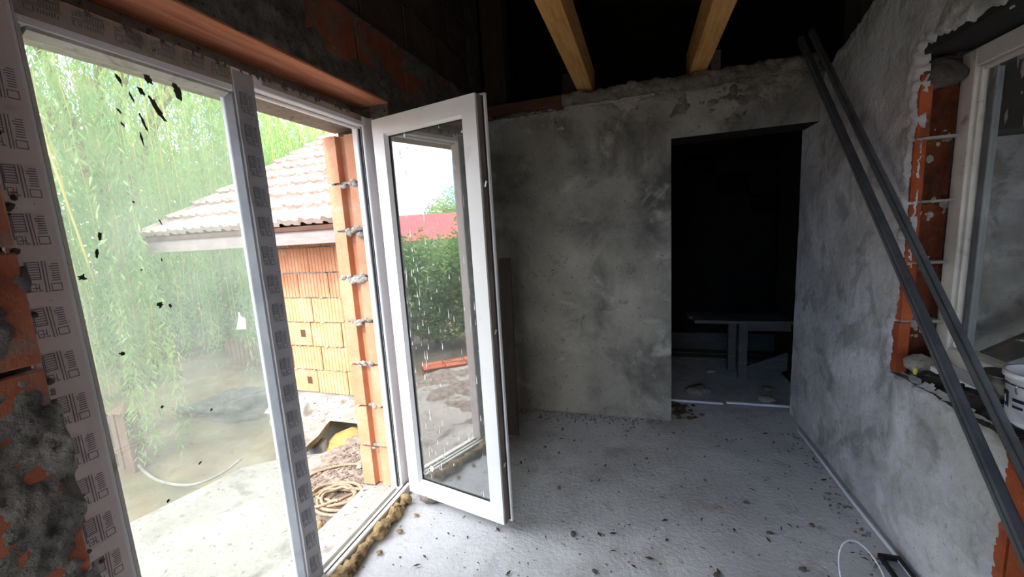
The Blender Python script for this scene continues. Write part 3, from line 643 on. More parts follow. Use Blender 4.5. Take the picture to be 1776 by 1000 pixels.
# ================================================================== SMALL INTERIOR THINGS
# expanding-foam sausage along the threshold
fm = MB(); pts = []; rd = []
for i in range(90):
    y = 1.10+.60*i/89; pts.append((-1.238+.012*fbm(y*7, 3, 1), y, .024+.008*fbm(y*9, 8, 1))); rd.append(.027*(1+.95*fbm(y*16, 2, 6, 4)))
fm.tube(pts, .03, 18, True, rd)
fm.v = [tuple(Vector(p)+Vector(p).normalized()*.022*fbm(p[0]*36, p[1]*36, p[2]*36, 4)) for p in fm.v]
o = fm.build('foam_bead', 'foam_yellow', None, True); tag(o, 'lumpy yellow-brown strip of expanding foam along the door threshold', 'foam')
v, f = rock(1, 3, (.055, .035, .03), 2, .25); o = obj('brick_fragment', v, f, 'debris', None, True); o.location = (-1.12, 1.735, .028); tag(o, 'dusty broken brick fragment on the floor under the door sash', 'brick piece')
for i, (x, y, r) in enumerate([(-1.15, 1.50, .011), (-1.17, 1.36, .012), (-1.13, 1.62, .010)]):
    v, f = rock(r, 50+i, (1.6, 1, .5), 1, .5); o = obj('foam_scrap', v, f, 'foam_yellow', None, True); o.location = (x, y, .008); tag(o, ['small foam scrap on the floor, the middle one along the threshold', 'small foam scrap on the floor nearest the mullion foot', 'small foam scrap on the floor nearest the brick fragment'][i], 'foam', 'foam scraps by the threshold')
# conduit along the right wall
pts = [(1.012, 2.99, .008), (.992, 2.93, .009), (.994, 2.6, .010), (.992, 2.2, .011), (1.0, 1.9, .012), (.995, 1.5, .012), (.99, 1.0, .012)]
o = MB().tube(pts, .0075, 8).build('conduit_pipe', 'plastic_white', None, True); tag(o, 'thin white conduit lying along the foot of the right wall', 'pipe')
pts = []
for i in range(25):
    a = math.pi*(i/24); pts.append((.815-.075*math.cos(a), 1.69+.11*math.sin(a)*1.0-.0, .006+.10*math.sin(a)))
pts = [(.70, 1.50, .006), (.735, 1.60, .006)]+pts+[(.89, 1.60, .006), (.90, 1.45, .006)]
o = MB().tube(pts, .0032, 6).build('loose_cable', 'plastic_white', None, True); tag(o, 'thin white cable looping up from the floor near the right wall', 'cable')
t = empty('metal_bracket', (.985, 1.845, .006)); tag(t, 'dark rectangular metal bracket lying on the floor by the right wall', 'bracket')
MB().box(-.055, .02, .0, .012, 0, .02, .001).build('bar', 'seal_black', t); MB().box(-.055, -.043, -.30, .0, 0, .02, .001).build('bar', 'seal_black', t); MB().box(.008, .02, -.30, .0, 0, .02, .001).build('bar', 'seal_black', t)
# loose leaves, crumbs
rn = random.Random(21)
crumb_m = []
for i in range(6):
    v, f = rock(1, 70+i, (1.3, 1, .6), 1, .5); me = bpy.data.meshes.new('mortar_crumb'); me.from_pydata(v, [], f); me.materials.append(MAT['debris']); crumb_m.append(me)
spots = [(.20, 2.75, .012), (.02, 2.4, .010), (-.45, 2.0, .012), (-.32, 1.68, .014), (.1, 1.75, .010), (.33, 2.25, .011), (.5, 2.1, .012), (-.1, 2.72, .012), (-.55, 2.65, .013), (-.62, 2.40, .010), (.62, 1.72, .012), (.75, 2.0, .012), (.28, 1.6, .012), (-.2, 1.5, .010), (.45, 1.62, .014), (-.75, 2.8, .016), (.55, 1.9, .012)]
for (x, y, r) in spots:
    o = place('mortar_crumb', rn.choice(crumb_m), (x, y, r*.5), None, (0, 0, rn.random()*6)); o.scale = (r, r, r); tag(o, 'dark crumb of mortar or debris lying on the concrete floor', 'crumb', 'larger crumbs on the room floor')
mb = MB()
for i in range(900):
    u = rn.random()
    if u < .35: x, y = rn.uniform(-.95, .2), 2.93-abs(rn.gauss(0, .06))
    elif u < .5: x, y = .98-abs(rn.gauss(0, .06)), rn.uniform(1.2, 2.9)
    elif u < .6: x, y = rn.uniform(.25, 1.0), 2.98+rn.random()*.9
    else: x, y = rn.uniform(-1.1, .98), rn.uniform(1.2, 2.9)
    r = rn.uniform(.002, .0055)*(1.4 if u < .5 else 1); v, f = rock(r, i % 17, (1.2, 1, .7), 0, .6); v, f = rock(r, i % 17, (1.2, 1, .7), 1, .6) if i % 5 == 0 else (v, f)
    mb.add([(a+x, b+y, c+r*.4) for a, b, c in v], f)
o = mb.build('floor_grit', 'debris'); tag(o, 'scattered grit and plaster crumbs on the concrete floor', 'grit', kind='stuff')
lf = MB()
for i in range(130):
    x, y = (rn.uniform(-1.0, .95), rn.uniform(1.25, 2.9)); a = rn.random()*6.3; L = rn.uniform(.006, .022); w = L*rn.uniform(.15, .45); ca, sa = math.cos(a), math.sin(a); h = rn.uniform(.003, .009)
    P = [(-L, 0, .004), (0, w, h), (L, 0, .004), (0, -w, h)]; lf.add([(x+px*ca-py*sa, y+px*sa+py*ca, pz+.004) for px, py, pz in P], [(0, 3, 2, 1)])
o = lf.build('leaf_litter', 'leaf_dry'); tag(o, 'dry leaf and twig scraps blown across the concrete floor', 'litter', kind='stuff')
rb = MB()
for i in range(60):
    x, y = .22+abs(rn.gauss(0, .08)), 2.98+rn.random()*.28; r = rn.uniform(.006, .018); v, f = rock(r, i, (1.3, 1, .6), 1, .5); rb.add([(a+x, b+y, c+r*.3) for a, b, c in v], f)
o = rb.build('shadow_rubble', 'leaf_dry'); tag(o, 'dark rubble standing in for the shadow at the foot of the left doorway jamb', 'rubble', kind='stuff')  # dark crumbs take the place of the shadow by the jamb
chip = MB().box(-.01, .01, -.006, .006, 0, .008, .001).build('brick_chip', 'clay_brick_pale'); chip.location = (.365, 2.03, .002); tag(chip, 'tiny orange brick chip in the middle of the floor', 'chip')

# things on the right window sill
v, f = rock(1, 8, (.05, .045, .045), 3, .3); o = obj('mortar_heap', [(a+1.095, b+2.0, c+.80) for a, b, c in v], f, 'mortar_light', None, True); tag(o, 'grey mortar heap in the corner of the right window sill', 'mortar')
o = MB().box(1.052, 1.062, 1.955, 1.97, .772, .80, .002).build('yellow_chip', 'yellow_chip'); tag(o, 'small yellow chip at the corner of the right sill', 'chip')
rn = random.Random(31)
for i in range(5):
    y0 = 1.93-i*.07; pts = [(1.05+.15*k/9+.012*math.sin(k*1.3+i), y0-.05*k/9+.02*math.sin(k*.9+i*2), .782+.012*math.sin(k*1.1+i)**2+.006*i) for k in range(10)]
    o = MB().tube(pts, .0075, 7).build('cable_end', 'cable_black', None, True); tag(o, ['black cable scrap nearest the brick jamb on the right sill', 'second black cable scrap from the brick jamb on the right sill', 'middle black cable scrap on the right sill', 'fourth black cable scrap from the brick jamb on the right sill', 'black cable scrap nearest the bucket on the right sill'][i], 'cable', 'cables on the right sill')
o = MB().box(1.10, 1.185, 1.70, 1.99, .792, .812, .002).build('foam_board', 'plastic_white'); o.rotation_euler = (0, .0, 0); tag(o, 'white foam board strip lying on the right sill against the frame', 'board')
bk = empty('paint_bucket', (1.115, 1.50, .785)); tag(bk, 'white plastic bucket with navy printing on the right window sill', 'bucket')
MB().lathe([(0, 0), (.060, 0), (.072, .012), (.083, .15), (.089, .15), (.089, .165), (.080, .165), (.076, .02), (0, .02)], (0, 0, 0), 28).build('body', 'plastic_white', bk, True)
MB().tube([(-.09*math.cos(a), .03*math.sin(a)-.03, .135-.06*math.sin(a)) for a in [math.pi*k/14 for k in range(15)]], .002, 6).build('wire_handle', 'steel_bright', bk, True)
def wrap(y0, y1, z0, z1):
    b = MB(); k = 6
    for zz in (z0, z1):
        r = .0725+.0108*((zz-.012)/.138)+.0008
        for i in range(k+1): 
            a = math.pi+y0+(y1-y0)*i/k; b.v.append((r*math.cos(a), r*math.sin(a), zz))
    b.f = [(i, i+1, k+2+i, k+1+i) for i in range(k)]; return b
for (a, bq, z0, z1) in ((-.55, -.12, .055, .105), (-.55, -.12, .035, .042), (.05, .5, .08, .09), (.05, .4, .06, .068), (-.9, .9, .128, .132)): wrap(a, bq, z0, z1).build('navy_print', 'ink_navy', bk)
wrap(-.42, -.27, .068, .09).build('white_print', 'plastic_white', bk)
bw = empty('steel_bowl', (1.13, 1.655, .815)); tag(bw, 'dark steel bowl with a blue cap behind the bucket on the sill', 'bowl')
MB().lathe([(0, -.018), (.03, -.018), (.03, 0), (.055, .05), (.06, .075), (.066, .078), (.062, .08), (.052, .05), (.028, .006), (0, .006)], (0, 0, 0), 26).build('bowl', 'steel_bright', bw, True)
MB().lathe([(0, .085), (.011, .085), (.012, .078), (.012, .06), (0, .06)], (.02, .0, 0), 16).build('bottle_cap', 'plastic_blue', bw, True)
o = MB(); o.prism([(.0, .0), (.12, .0), (2.1, 1.05), (2.1, 1.24), (1.9, 1.24)], 'y', 0, .04); o = o.build('leaning_board', 'board_black'); o.location = (1.75, 3.6, .02); tag(o, 'wide black board slanting across the next room behind the right window', 'board')

# ================================================================== OUTSIDE
# ---- terrace, yard
tr = MB(); poly = [(-1.56, -5), (-3.3, -5), (-2.95, -1), (-2.76, 1.25), (-2.62, 1.82), (-2.42, 1.98), (-2.2, 2.09), (-2.06, 2.30), (-1.97, 2.6), (-1.95, 5.6), (-1.65, 5.6), (-1.65, 3.26), (-1.56, 3.26)]
tr.prism(poly, 'z', -.85, -.055); o = tr.build('terrace_slab', 'concrete_out'); tag(o, 'pale dusty concrete terrace outside the window', 'terrace', kind='structure')
def yard_h(u, v):
    x, y = -45+u, -50+v
    return .05*fbm(x*.7, y*.7, 2, 4)-.0
def yard():
    nx = 150; V = []; F = []
    def mp(t): return math.copysign(abs(t)**2.2, t)
    for j in range(nx+1):
        for i in range(nx+1):
            x = -4+60*mp(-1+2*i/nx); y = 3+60*mp(-1+2*j/nx)
            z = -.82+.05*fbm(x*.9, y*.9, 2, 4)+.03*fbm(x*4, y*4, 5, 3)
            V.append((x, y, min(z, -.7)))
    F = [(j*(nx+1)+i, j*(nx+1)+i+1, (j+1)*(nx+1)+i+1, (j+1)*(nx+1)+i) for j in range(nx) for i in range(nx)]
    return obj('yard_ground', V, F, 'earth', None, True)
tag(yard(), 'dry yard ground of straw, soil and grey grit', 'ground', kind='structure')
gs = sheet('gravel_bed', (-2.16, 1.42, -.052), (1, 0, 0), (0, 1, 0), (0, 0, 1), .60, 1.0, .02, lambda u, v: .010*smooth01(0, .18, u+.1*fbm(v*5, 1, 1)-max(0, .35-v)*.9)*(1+.5*fbm(u*14, v*14, 3, 3))-.004, 'gravel', None, drop=-.003)
tag(gs, 'brown gravelly dirt on the terrace beside the open door', 'gravel', kind='stuff')
gm = MB(); rn = random.Random(5)
for i in range(900):
    x = rn.uniform(-2.1, -1.58); y = rn.uniform(1.45, 2.4)
    if x < -2.05+.75*max(0, 1.85-y): continue
    r = rn.uniform(.004, .013); v, f = rock(r, i % 13, (1.2, 1, .7), 1, .5) if i % 4 == 0 else rock(r, i % 13, (1.2, 1, .7), 0, .5); gm.add([(a+x, b+y, c-.045) for a, b, c in v], f)
tag(gm.build('gravel_stones', 'gravel'), 'loose gravel stones around the coiled rope on the terrace', 'gravel', kind='stuff')
# straw mound and concrete apron by the outbuilding
v, f = rock(1, 12, (.52, .42, .64), 3, .10); o = obj('straw_mound', [(a-2.50, b+2.80, c-.93) for a, b, c in v], f, 'straw', None, True); tag(o, 'yellow mound of dry straw behind the terrace edge', 'straw')
ap = MB(); ap.prism([(-3.7, 3.2), (-3.45, 2.72), (-3.1, 2.60), (-2.86, 2.48), (-2.68, 2.40), (-2.72, 2.58), (-2.80, 2.76), (-2.86, 2.95), (-2.84, 3.2)], 'z', -.29, -.24); o = ap.build('concrete_apron', 'concrete_out'); tag(o, 'broken pale concrete slab jutting out below the outbuilding wall', 'slab')
o = MB().lathe([(0, 0), (.075, 0), (.075, .50), (0, .50)], (-2.76, 2.60, -.82), 16).build('drain_pipe', 'concrete_plinth', None, True); tag(o, 'short grey pipe stub standing under the concrete slab', 'pipe')
# rope coil
pts = []; rn = random.Random(2)
for i in range(260):
    a = i*.118; r = .165*(.35+.65*((i*.37) % 31)/31)*(1+.12*math.sin(i*.05)); 
    pts.append((-1.665+r*1.25*math.cos(a)+.01*math.sin(i*.21), 1.665+r*.95*math.sin(a), -.028+.022*abs(math.sin(i*.19))+.00008*i))
sm2 = []
for i in range(len(pts)): 
    w = [Vector(pts[max(0, min(len(pts)-1, i+k))]) for k in (-3, -2, -1, 0, 1, 2, 3)]; sm2.append(sum(w, Vector())/7)
tail = [(-1.60, 1.80, -.03), (-1.63, 1.92, -.034), (-1.75, 2.0, -.036), (-1.9, 1.98, -.036), (-2.02, 1.88, -.036), (-2.05, 1.78, -.036)]
def crv(P, k=6):
    P = [Vector(p) for p in P]; o = []
    for i in range(len(P)-1):
        p0, p1, p2, p3 = P[max(0, i-1)], P[i], P[i+1], P[min(len(P)-1, i+2)]
        for j in range(k):
            t = j/k; o.append(.5*((2*p1)+(p2-p0)*t+(2*p0-5*p1+4*p2-p3)*t*t+(3*p1-p0-3*p2+p3)*t**3))
    o.append(P[-1]); return o
b = MB(); b.tube(sm2, .0085, 7); b.tube(crv([sm2[-1]]+tail), .0085, 7); b.tube(crv([sm2[0], (-1.58, 1.78, -.03), (-1.60, 1.95, -.034), (-1.66, 2.12, -.036)]), .0085, 7)
o = b.build('coiled_rope', 'rope_fibre', None, True); tag(o, 'tangled brown rope coiled on the gravel outside the door', 'rope')
v, f = rock(.03, 33, (1.2, 1, .8), 2); o = obj('rubble_stone', v, f, 'foam_yellow', None, True); o.location = (-1.63, 1.455, -.03); tag(o, 'yellowish stone on the terrace below the coiled rope', 'stone')
v, f = rock(.018, 34, (1.2, 1, .8), 2); o = obj('rubble_stone', v, f, 'mortar_light', None, True); o.location = (-1.78, 1.98, -.035); tag(o, 'small pale stone behind the coiled rope', 'stone')

# ---- outbuilding: blocks, plinth, eave, tiled roof
ob = empty('outbuilding', (-3, 3.1, -.1)); tag(ob, 'neighbouring outbuilding of ribbed yellow-orange blocks under a tiled roof', 'building')
inv = Matrix.Translation((3, -3.1, .1))
def oby(o): o.parent = ob; o.matrix_parent_inverse = inv; return o
BY, BX0 = 3.10, -3.62
oby(MB().box(BX0+.02, -1.78, BY+.02, BY+2.4, -.1, 1.42).build('wall_core', 'mortar_light'))
def ribbed(L, name, m, hole=False):
    b = MB(); k = 9; pr = [(0, .14)]
    if hole:
        b.box(0, L, 0, .14, 0, .236, .004); me = bpy.data.meshes.new(name); me.from_pydata(b.v, [], b.f); me.materials.append(MAT[m]); return me
    for i in range(k):
        x0 = L*i/k; x1 = L*(i+1)/k; dd = x1-x0
        pr += [(x0, .0), (x0+dd*.62, .0), (x0+dd*.72, .006), (x1-dd*.08, .006)]
    pr += [(L, 0), (L, .14)]
    b.prism(pr[::-1], 'z', 0, .236); me = bpy.data.meshes.new(name); me.from_pydata(b.v, [], b.f); me.materials.append(MAT[m]); return me
rib = {}
for k in range(7):
    x = BX0-(.19 if k % 2 else 0)-.02*k % .07
    first = True
    while x < -1.75:
        a, c = max(x, BX0), min(x+.375, -1.75)
        if first and k in (0, 2): a, c = BX0, -3.17
        L = round(c-a-.012, 3)
        if L > .04:
            hole = first and k in (0, 2)
            key = (L, 'clay_yellow' if k < 4 else 'clay_brick_pale', hole)
            if hole: key = (L, 'clay_brick_pale', True)
            me = rib.get(key) or rib.setdefault(key, ribbed(L, 'brick', key[1], hole))
            o = oby(place('brick', me, (a+.006, BY+random.uniform(-.004, .004), -.1+k*.25+.007)))
            if hole: 
                h = MB().box(L*.70, L*.70+.06, -.002, .006, .09, .165).build('core_hole', 'wood_redbrown'); h.parent = o
        first = False; x = c if k in (0, 2) else x+.375
pj = MB()
for k in range(1, 7):
    for i in range(26):
        if random.random() < .55:
            v, f = rock(random.uniform(.006, .013), i, (2.4, .6, .7), 1); ox = random.uniform(BX0, -1.9); pj.add([(a+ox, b+BY-.002, c-.1+k*.25) for a, b, c in v], f)
oby(tag(pj.build('mortar_beads', 'mortar_light'), kind='stuff'))
oby(MB().box(BX0-.04, -1.78, BY-.05, BY+2.4, -.9, -.1, .01).build('plinth', 'concrete_plinth'))
oby(MB().prism([(BY-.26, -.24), (BY-.05, -.24), (BY-.05, -.115)], 'x', BX0-.04, -1.75).build('mortar_fillet', 'concrete_out'))
EY, EZ, P = 2.76, 1.60, math.radians(28)
up_ = Vector((0, math.cos(P), math.sin(P))); nn = Vector((0, -math.sin(P), math.cos(P)))
RX0, RX1 = -4.90, -1.83
oby(MB().box(RX0+.06, RX1, EY+.02, EY+.05, EZ-.17, EZ-.045, .003).build('fascia_board', 'fascia'))
oby(MB().box(RX0+.06, RX1, EY+.005, EY+.03, EZ-.052, EZ-.012, .002).build('eave_batten', 'wood_redbrown'))
b = MB(); v = []
for s in (0, 3.6):
    for xx in (RX0+.03, RX1):
        for h in (-.06, -.02): v.append((Vector((xx, EY+.03, EZ))+up_*s+nn*h)[:])
b.add(v, [(0, 2, 3, 1), (4, 5, 7, 6), (0, 1, 5, 4), (2, 6, 7, 3), (0, 4, 6, 2), (1, 3, 7, 5)]); oby(b.build('roof_deck', 'wood_grey'))
b = MB(); v = []
for s in (0, 3.6):
    for xx in (RX0+.02, RX0+.05):
        for h in (-.16, .0): v.append((Vector((xx, EY+.03, EZ))+up_*s+nn*h)[:])
b.add(v, [(0, 2, 3, 1), (4, 5, 7, 6), (0, 1, 5, 4), (2, 6, 7, 3), (0, 4, 6, 2), (1, 3, 7, 5)]); oby(b.build('verge_board', 'fascia'))
for x in (-4.7, BX0-.35): oby(MB().box(x, x+.1, EY+2.2, EY+2.3, -.85, 2.3, .004).build('porch_post', 'wood_grey'))
# interlocking tile, one mesh: raised side roll, shallow middle rib, thick lower lip
TW, TL = .235, .335
prof = [(0, .0), (.012, .022), (.034, .027), (.055, .018), (.07, .004), (.115, .003), (.135, .013), (.155, .013), (.172, .003), (TW, .0)]
b = MB()
for s, lift in ((0, .042), (TL+.03, .004)):
    for (x, h) in prof: b.v.append((Vector((x, 0, 0))+up_*s+nn*(h+lift))[:])
for (x, h) in prof: b.v.append((Vector((x, 0, 0))+nn*(h+lift*0-.004))[:])
k = len(prof); b.f = [(i, i+1, k+i+1, k+i) for i in range(k-1)]+[(2*k+i, 2*k+i+1, i+1, i) for i in range(k-1)]
tme = bpy.data.meshes.new('roof_tile'); tme.from_pydata(b.v, [], b.f); tme.materials.append(MAT['roof_tile'])
for r in range(10):
    for cidx in range(13):
        p = Vector((RX0+cidx*TW, EY, EZ))+up_*(r*TL)+nn*random.uniform(-.003, .003)
        oby(place('roof_tile', tme, p, None, (0, 0, random.uniform(-.008, .008))))

# ---- picket fence, hose, red thing
fc = empty('picket_fence', (-5.6, 2.45, -.85)); tag(fc, 'weathered brown picket fence with a capped corner post below the willow', 'fence')
def fpart(b, name, m='wood_fence'): o = b.build(name, m); o.parent = fc; o.matrix_parent_inverse = Matrix.Translation((5.6, -2.45, .85)); return o
for i in range(13):
    x = -5.30-i*.112; pz = -.17+random.uniform(-.02, .02)
    fpart(MB().prism([(x-.034, -.85), (x+.034, -.85), (x+.034, pz-.03), (x, pz), (x-.034, pz-.03)], 'y', 2.44-.01*i, 2.464-.01*i), 'picket')
for z in (-.66, -.31): fpart(MB().add([(-5.1, 2.468, z), (-5.1, 2.498, z), (-6.75, 2.35, z), (-6.75, 2.32, z), (-5.1, 2.468, z+.06), (-5.1, 2.498, z+.06), (-6.75, 2.35, z+.06), (-6.75, 2.32, z+.06)], [(0, 3, 2, 1), (4, 5, 6, 7), (0, 1, 5, 4), (1, 2, 6, 5), (2, 3, 7, 6), (3, 0, 4, 7)]), 'rail')
fpart(MB().box(-5.22, -5.08, 2.43, 2.57, -.85, -.17, .006), 'corner_post')
fpart(MB().add([(-5.26, 2.39, -.17), (-5.04, 2.39, -.17), (-5.04, 2.61, -.17), (-5.26, 2.61, -.17), (-5.15, 2.5, -.09)], [(3, 2, 1, 0), (0, 1, 4), (1, 2, 4), (2, 3, 4), (3, 0, 4)]), 'post_cap')
f2 = empty('paling_fence', (-6.9, 5.4, -.85)); tag(f2, 'old reddish paling fence behind the yard, seen beside the mullion', 'fence')
for i in range(12):
    x = -7.6+i*.11; o = MB().box(x, x+.07, 5.38, 5.40, -.85, -.28+random.uniform(-.05, .05), .003).build('paling', 'wood_fence'); o.parent = f2; o.matrix_parent_inverse = Matrix.Translation((6.9, -5.4, .85))
o = MB().box(-7.7, -6.2, 5.40, 5.43, -.5, -.44, .003).build('rail', 'wood_fence'); o.parent = f2; o.matrix_parent_inverse = Matrix.Translation((6.9, -5.4, .85))
o = MB().tube(crv([(-5.45, 2.62, -.60), (-5.15, 2.50, -.76), (-4.85, 2.40, -.775), (-4.45, 2.32, -.775), (-4.1, 2.36, -.775), (-3.97, 2.55, -.76), (-3.95, 2.75, -.72)], 8), .014, 8).build('garden_hose', 'concrete_out', None, True); tag(o, 'pale hose curving over the yard ground beside the terrace', 'hose')
o = MB().lathe([(0, 0), (.16, 0), (.2, .04), (.23, .42), (.25, .44), (.25, .46), (.22, .46), (.19, .05), (0, .05)], (-8.3, 3.35, -.85), 20).build('red_tub', 'red_metal', None, True); tag(o, 'small red tub beyond the picket fence, half hidden by the taped post', 'tub')
v, f = rock(1, 77, (.62, .45, .2), 4, .75); o = obj('dark_heap', [(a-5.5, b+3.9, c-.82) for a, b, c in v], f, 'mortar_dark', None, True); tag(o, 'dark heap of rubble under the willow branches', 'heap')

# ---- trees
def leaves_mesh(name, items, m, parent):
    V = []; F = []
    for p, dv, L, w in items:
        s = dv.cross(Vector((random.uniform(-1, 1), random.uniform(-1, 1), .3)))
        if s.length < 1e-4: continue
        s.normalize(); s *= w; k = len(V); mid = p+dv*L*.45
        V += [p[:], (mid+s)[:], (p+dv*L)[:], (mid-s)[:]]; F.append((k, k+1, k+2, k+3))
    return obj(name, V, F, m, parent)
def willow(loc, R, top, nst, label, seed, ok, low=-.6, lm='leaf_willow'):
    rn = random.Random(seed); root = empty('willow_tree', loc); tag(root, label, 'tree', 'willows in the yard')
    tk = MB(); tk.tube([(0, 0, 0), (.1, .05, 1.0), (.0, .1, 2.2), (.1, 0, top*.7)], .2, 10, True, [.26, .22, .18, .1]); tk.build('trunk', 'bark', root, True)
    items = []; tw = MB()
    for i in range(12):
        a = i*math.tau/12+rn.random()*.4; b = MB(); e = R*rn.uniform(.5, .9)
        P = crv([(0, .1, top*rn.uniform(.3, .5)), (e*.4*math.cos(a), e*.4*math.sin(a), top*.75), (e*math.cos(a), e*math.sin(a), top*.82), (e*1.2*math.cos(a), e*1.2*math.sin(a), top*.62)], 4)
        b.tube(P, .05, 6, True, [.07-.055*k/len(P) for k in range(len(P))]); b.build('branch', 'bark', root, True)
    n = 0
    while n < nst:
        a = rn.random()*math.tau; r = R*math.sqrt(rn.uniform(.02, 1.05)); x, y = r*math.cos(a), r*math.sin(a)
        z1 = top*(1-.42*(r/R)**2)*rn.uniform(.78, 1.03); ln = rn.uniform(1.4, 3.6)
        z0 = max(loc[2]*0+low-loc[2], z1-ln*1.2) if rn.random() < .75 else low-loc[2]+rn.uniform(0, 1.2)
        n += 1
        wx, wy = x+loc[0], y+loc[1]
        if not ok(wx, wy, z0+loc[2], z1+loc[2]): continue
        sw = Vector((rn.gauss(0, .10), rn.gauss(0, .10), 0)); out = Vector((math.cos(a), math.sin(a), 0))*.35
        pts = []; m = int((z1-z0)/.075)
        for k in range(m+1):
            t = k/max(1, m); p = Vector((x, y, z1+(z0-z1)*t))+sw*math.sin(t*2.2)*(z1-z0)*.5+out*(t*(1-t))*1.2+Vector((.03*noise.noise((i, t*5, n)), .03*noise.noise((n, t*5, i)), 0))
            pts.append(p)
            for q in range(2 if rn.random() < .6 else 1):
                dv = Vector((rn.gauss(0, .55), rn.gauss(0, .55), -1)).normalized(); items.append((p+Vector((rn.gauss(0, .02), rn.gauss(0, .02), 0)), dv, rn.uniform(.08, .15), rn.uniform(.007, .013)))
        if n % 4 == 0 and len(pts) > 3: tw.tube(pts[::4]+[pts[-1]], .004, 3, False)
    tag(leaves_mesh('foliage', items, lm, root), kind='stuff'); tag(tw.build('hanging_twigs', 'twig_yellow', root), kind='stuff')
    return root
def clear(wx, wy, z0, z1):
    if wx > -5.15 and wy > 2.55: return False
    if wx > -4.1: return False
    if wx > -3.6 or (wx > -3.6): return False
    return True
willow((-8.3, 4.3, -.85), 4.1, 7.2, 1500, 'big weeping willow filling the view through the left pane', 3, clear)
willow((-9.5, 10.2, -.85), 4.4, 8.2, 900, 'second weeping willow rising behind the tiled outbuilding roof', 8, lambda x, y, a, b: y > 6.2)
rn = random.Random(14)
def near_strands():
    items = []; tw = MB()
    for (cx, cy, zt, zb, nn_) in ((-4.72, 2.50, 1.3, -.72, 26), (-5.0, 2.62, 3.4, -.05, 30), (-5.0, 2.0, 3.6, .4, 24), (-5.3, 2.2, 3.9, .6, 24)):
        for i in range(nn_):
            x, y = cx+rn.gauss(0, .16), cy+rn.gauss(0, .12); z1 = zt+rn.uniform(-.5, .2); z0 = zb+abs(rn.gauss(0, .35)); m = int((z1-z0)/.06)
            for k in range(max(0, m)):
                p = Vector((x+.06*math.sin(k*.09+i), y+.05*math.sin(k*.07+i*2), z1+(z0-z1)*k/m))
                for q in range(2): items.append((p, Vector((rn.gauss(0, .55), rn.gauss(0, .55), -1)).normalized(), rn.uniform(.06, .12), rn.uniform(.005, .010)))
    return items
nt = empty('willow_bough', (-5.1, 2.3, -.8)); tag(nt, 'low hanging willow bough trailing almost to the ground by the hose', 'bough')
o = tag(leaves_mesh('foliage', near_strands(), 'leaf_willow', nt), kind='stuff'); o.matrix_parent_inverse = Matrix.Translation((5.1, -2.3, .8))
b = MB(); b.tube(crv([(-8.2, 4.3, 4.6), (-6.8, 3.4, 4.9), (-5.6, 2.6, 4.2), (-5.0, 2.2, 3.4), (-4.8, 2.3, 1.2)], 6), .009, 6, True, None); o = b.build('branch', 'twig_yellow', nt, True); o.matrix_parent_inverse = Matrix.Translation((5.1, -2.3, .8))
def bush(name, loc, r, h, nl, label, seed, m='leaf_dark', group='shrubs and trees round the yard', ls=.13):
    rn = random.Random(seed); root = empty(name, loc); tag(root, label, 'tree' if h > 2.2 else 'shrub', group); items = []
    for i in range(nl):
        u = Vector((rn.gauss(0, 1), rn.gauss(0, 1), rn.gauss(0, 1))).normalized()*(rn.random()**.28)
        d = 1+.35*noise.noise(u*2+Vector((seed, 0, 0)))
        p = Vector((u.x*r*d, u.y*r*d, h*.52+u.z*h*.5*d))
        if p.z < .02: continue
        items.append((p, Vector((rn.gauss(0, 1), rn.gauss(0, 1), rn.gauss(-.2, .8))).normalized(), rn.uniform(.6, 1.3)*ls, rn.uniform(.18, .3)*ls))
    tag(leaves_mesh('foliage', items, m, root), kind='stuff'); MB().tube([(0, 0, 0), (.05, 0, h*.4), (0, .05, h*.8)], .06, 7, True, [.09*h/3, .06*h/3, .02]).build('trunk', 'bark', root, True); return root
for i, (x, y, r, h, lb) in enumerate([(-13, 7.5, 2.4, 5.5, 'leafy tree far behind the willow, nearest the taped post'), (-12.5, 11, 2.6, 6, 'leafy tree far behind the willow, above the outbuilding roof corner'), (-14.5, 3.8, 2.2, 4.5, 'rounded tree at the far left behind the willow')]): bush('leafy_tree', (x, y, -.85), r, h, 7000, lb, i+1, 'leaf_willow', ls=.26)
for i, (x, y, r, h) in enumerate([(-6.4, 5.9, .9, 1.7), (-7.6, 6.6, 1.0, 1.9), (-9.0, 6.4, 1.1, 1.8), (-10.5, 5.2, 1.2, 1.8)]): bush('yard_shrub', (x, y, -.85), r, h, 2600, ['green shrub by the paling fence, nearest the outbuilding', 'green shrub behind the paling fence', 'green shrub under the middle of the willow', 'green shrub under the far side of the willow'][i], 20+i, ls=.11)
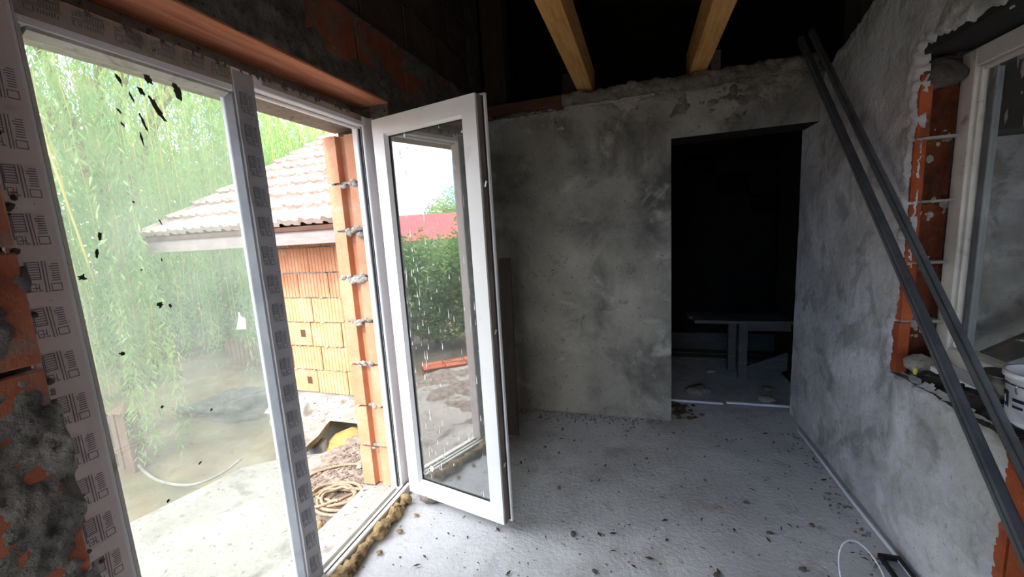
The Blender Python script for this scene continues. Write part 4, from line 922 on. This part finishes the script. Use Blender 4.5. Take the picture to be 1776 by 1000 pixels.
# hedge, red roof and brick stack mirrored in the door glass
for i in range(7):
    q = -3.3+i*1.1; x, y = -6.0+q*.6, -2.1-q*.8; bush('hedge_shrub', (x, y, -.85), 1.1, 2.25+.2*(i % 3), 7000, ['leafy hedge shrub at the left end of the mirrored hedge', 'second leafy shrub in the mirrored hedge', 'third leafy shrub in the mirrored hedge', 'middle leafy shrub in the mirrored hedge', 'fifth leafy shrub in the mirrored hedge', 'sixth leafy shrub in the mirrored hedge', 'leafy hedge shrub at the right end of the mirrored hedge'][i], 40+i, group='hedge behind the house corner', ls=.11)
rh = empty('red_roof_house', (-22, -14.2, -.85)); tag(rh, 'low house with a red sheet roof mirrored in the door glass', 'building'); rh.rotation_euler = (0, 0, math.radians(-53))
MB().box(-16, 16, -3, 3, 0, 2.1).build('wall', 'plaster_right', rh); MB().prism([(-3.4, 2.0), (3.4, 2.0), (0, 3.7)], 'x', -16.4, 16.4).build('roof', 'red_metal', rh)
bush('leafy_tree', (-27, -20.5, -.85), 2.6, 5.6, 4000, 'round tree behind the red roof mirrored in the door glass', 71, 'leaf_willow', ls=.3)
bs = empty('brick_stack', (-2.99, .40, -.86), (0, 0, math.radians(-60))); tag(bs, 'stack of red bricks beyond the terrace edge mirrored in the door glass', 'brick stack')
sb = MB().box(0, .24, 0, .115, 0, .062, .004); sme = bpy.data.meshes.new('brick'); sme.from_pydata(sb.v, [], sb.f); sme.materials.append(MAT['clay_brick'])
for z in range(13):
    for i in range(3):
        for j in range(2):
            place('brick', sme, (i*.25+random.uniform(-.01, .01), -j*.122-.12+random.uniform(-.006, .006), z*.064), bs)
dtm = sheet('dirt_bed', (-2.9, -2.2, -.057), (1, 0, 0), (0, 1, 0), (0, 0, 1), 1.3, 3.1, .04, lambda u, v: .016*(.55+fbm(u*4, v*4, 3, 4))*smooth01(0, .25, 3.1-v+.1*fbm(u*6, 1, 1))-.002, 'gravel', None, drop=-.001)
tag(dtm, 'brown dirt spread over the terrace in front of the brick stack', 'dirt', kind='stuff')
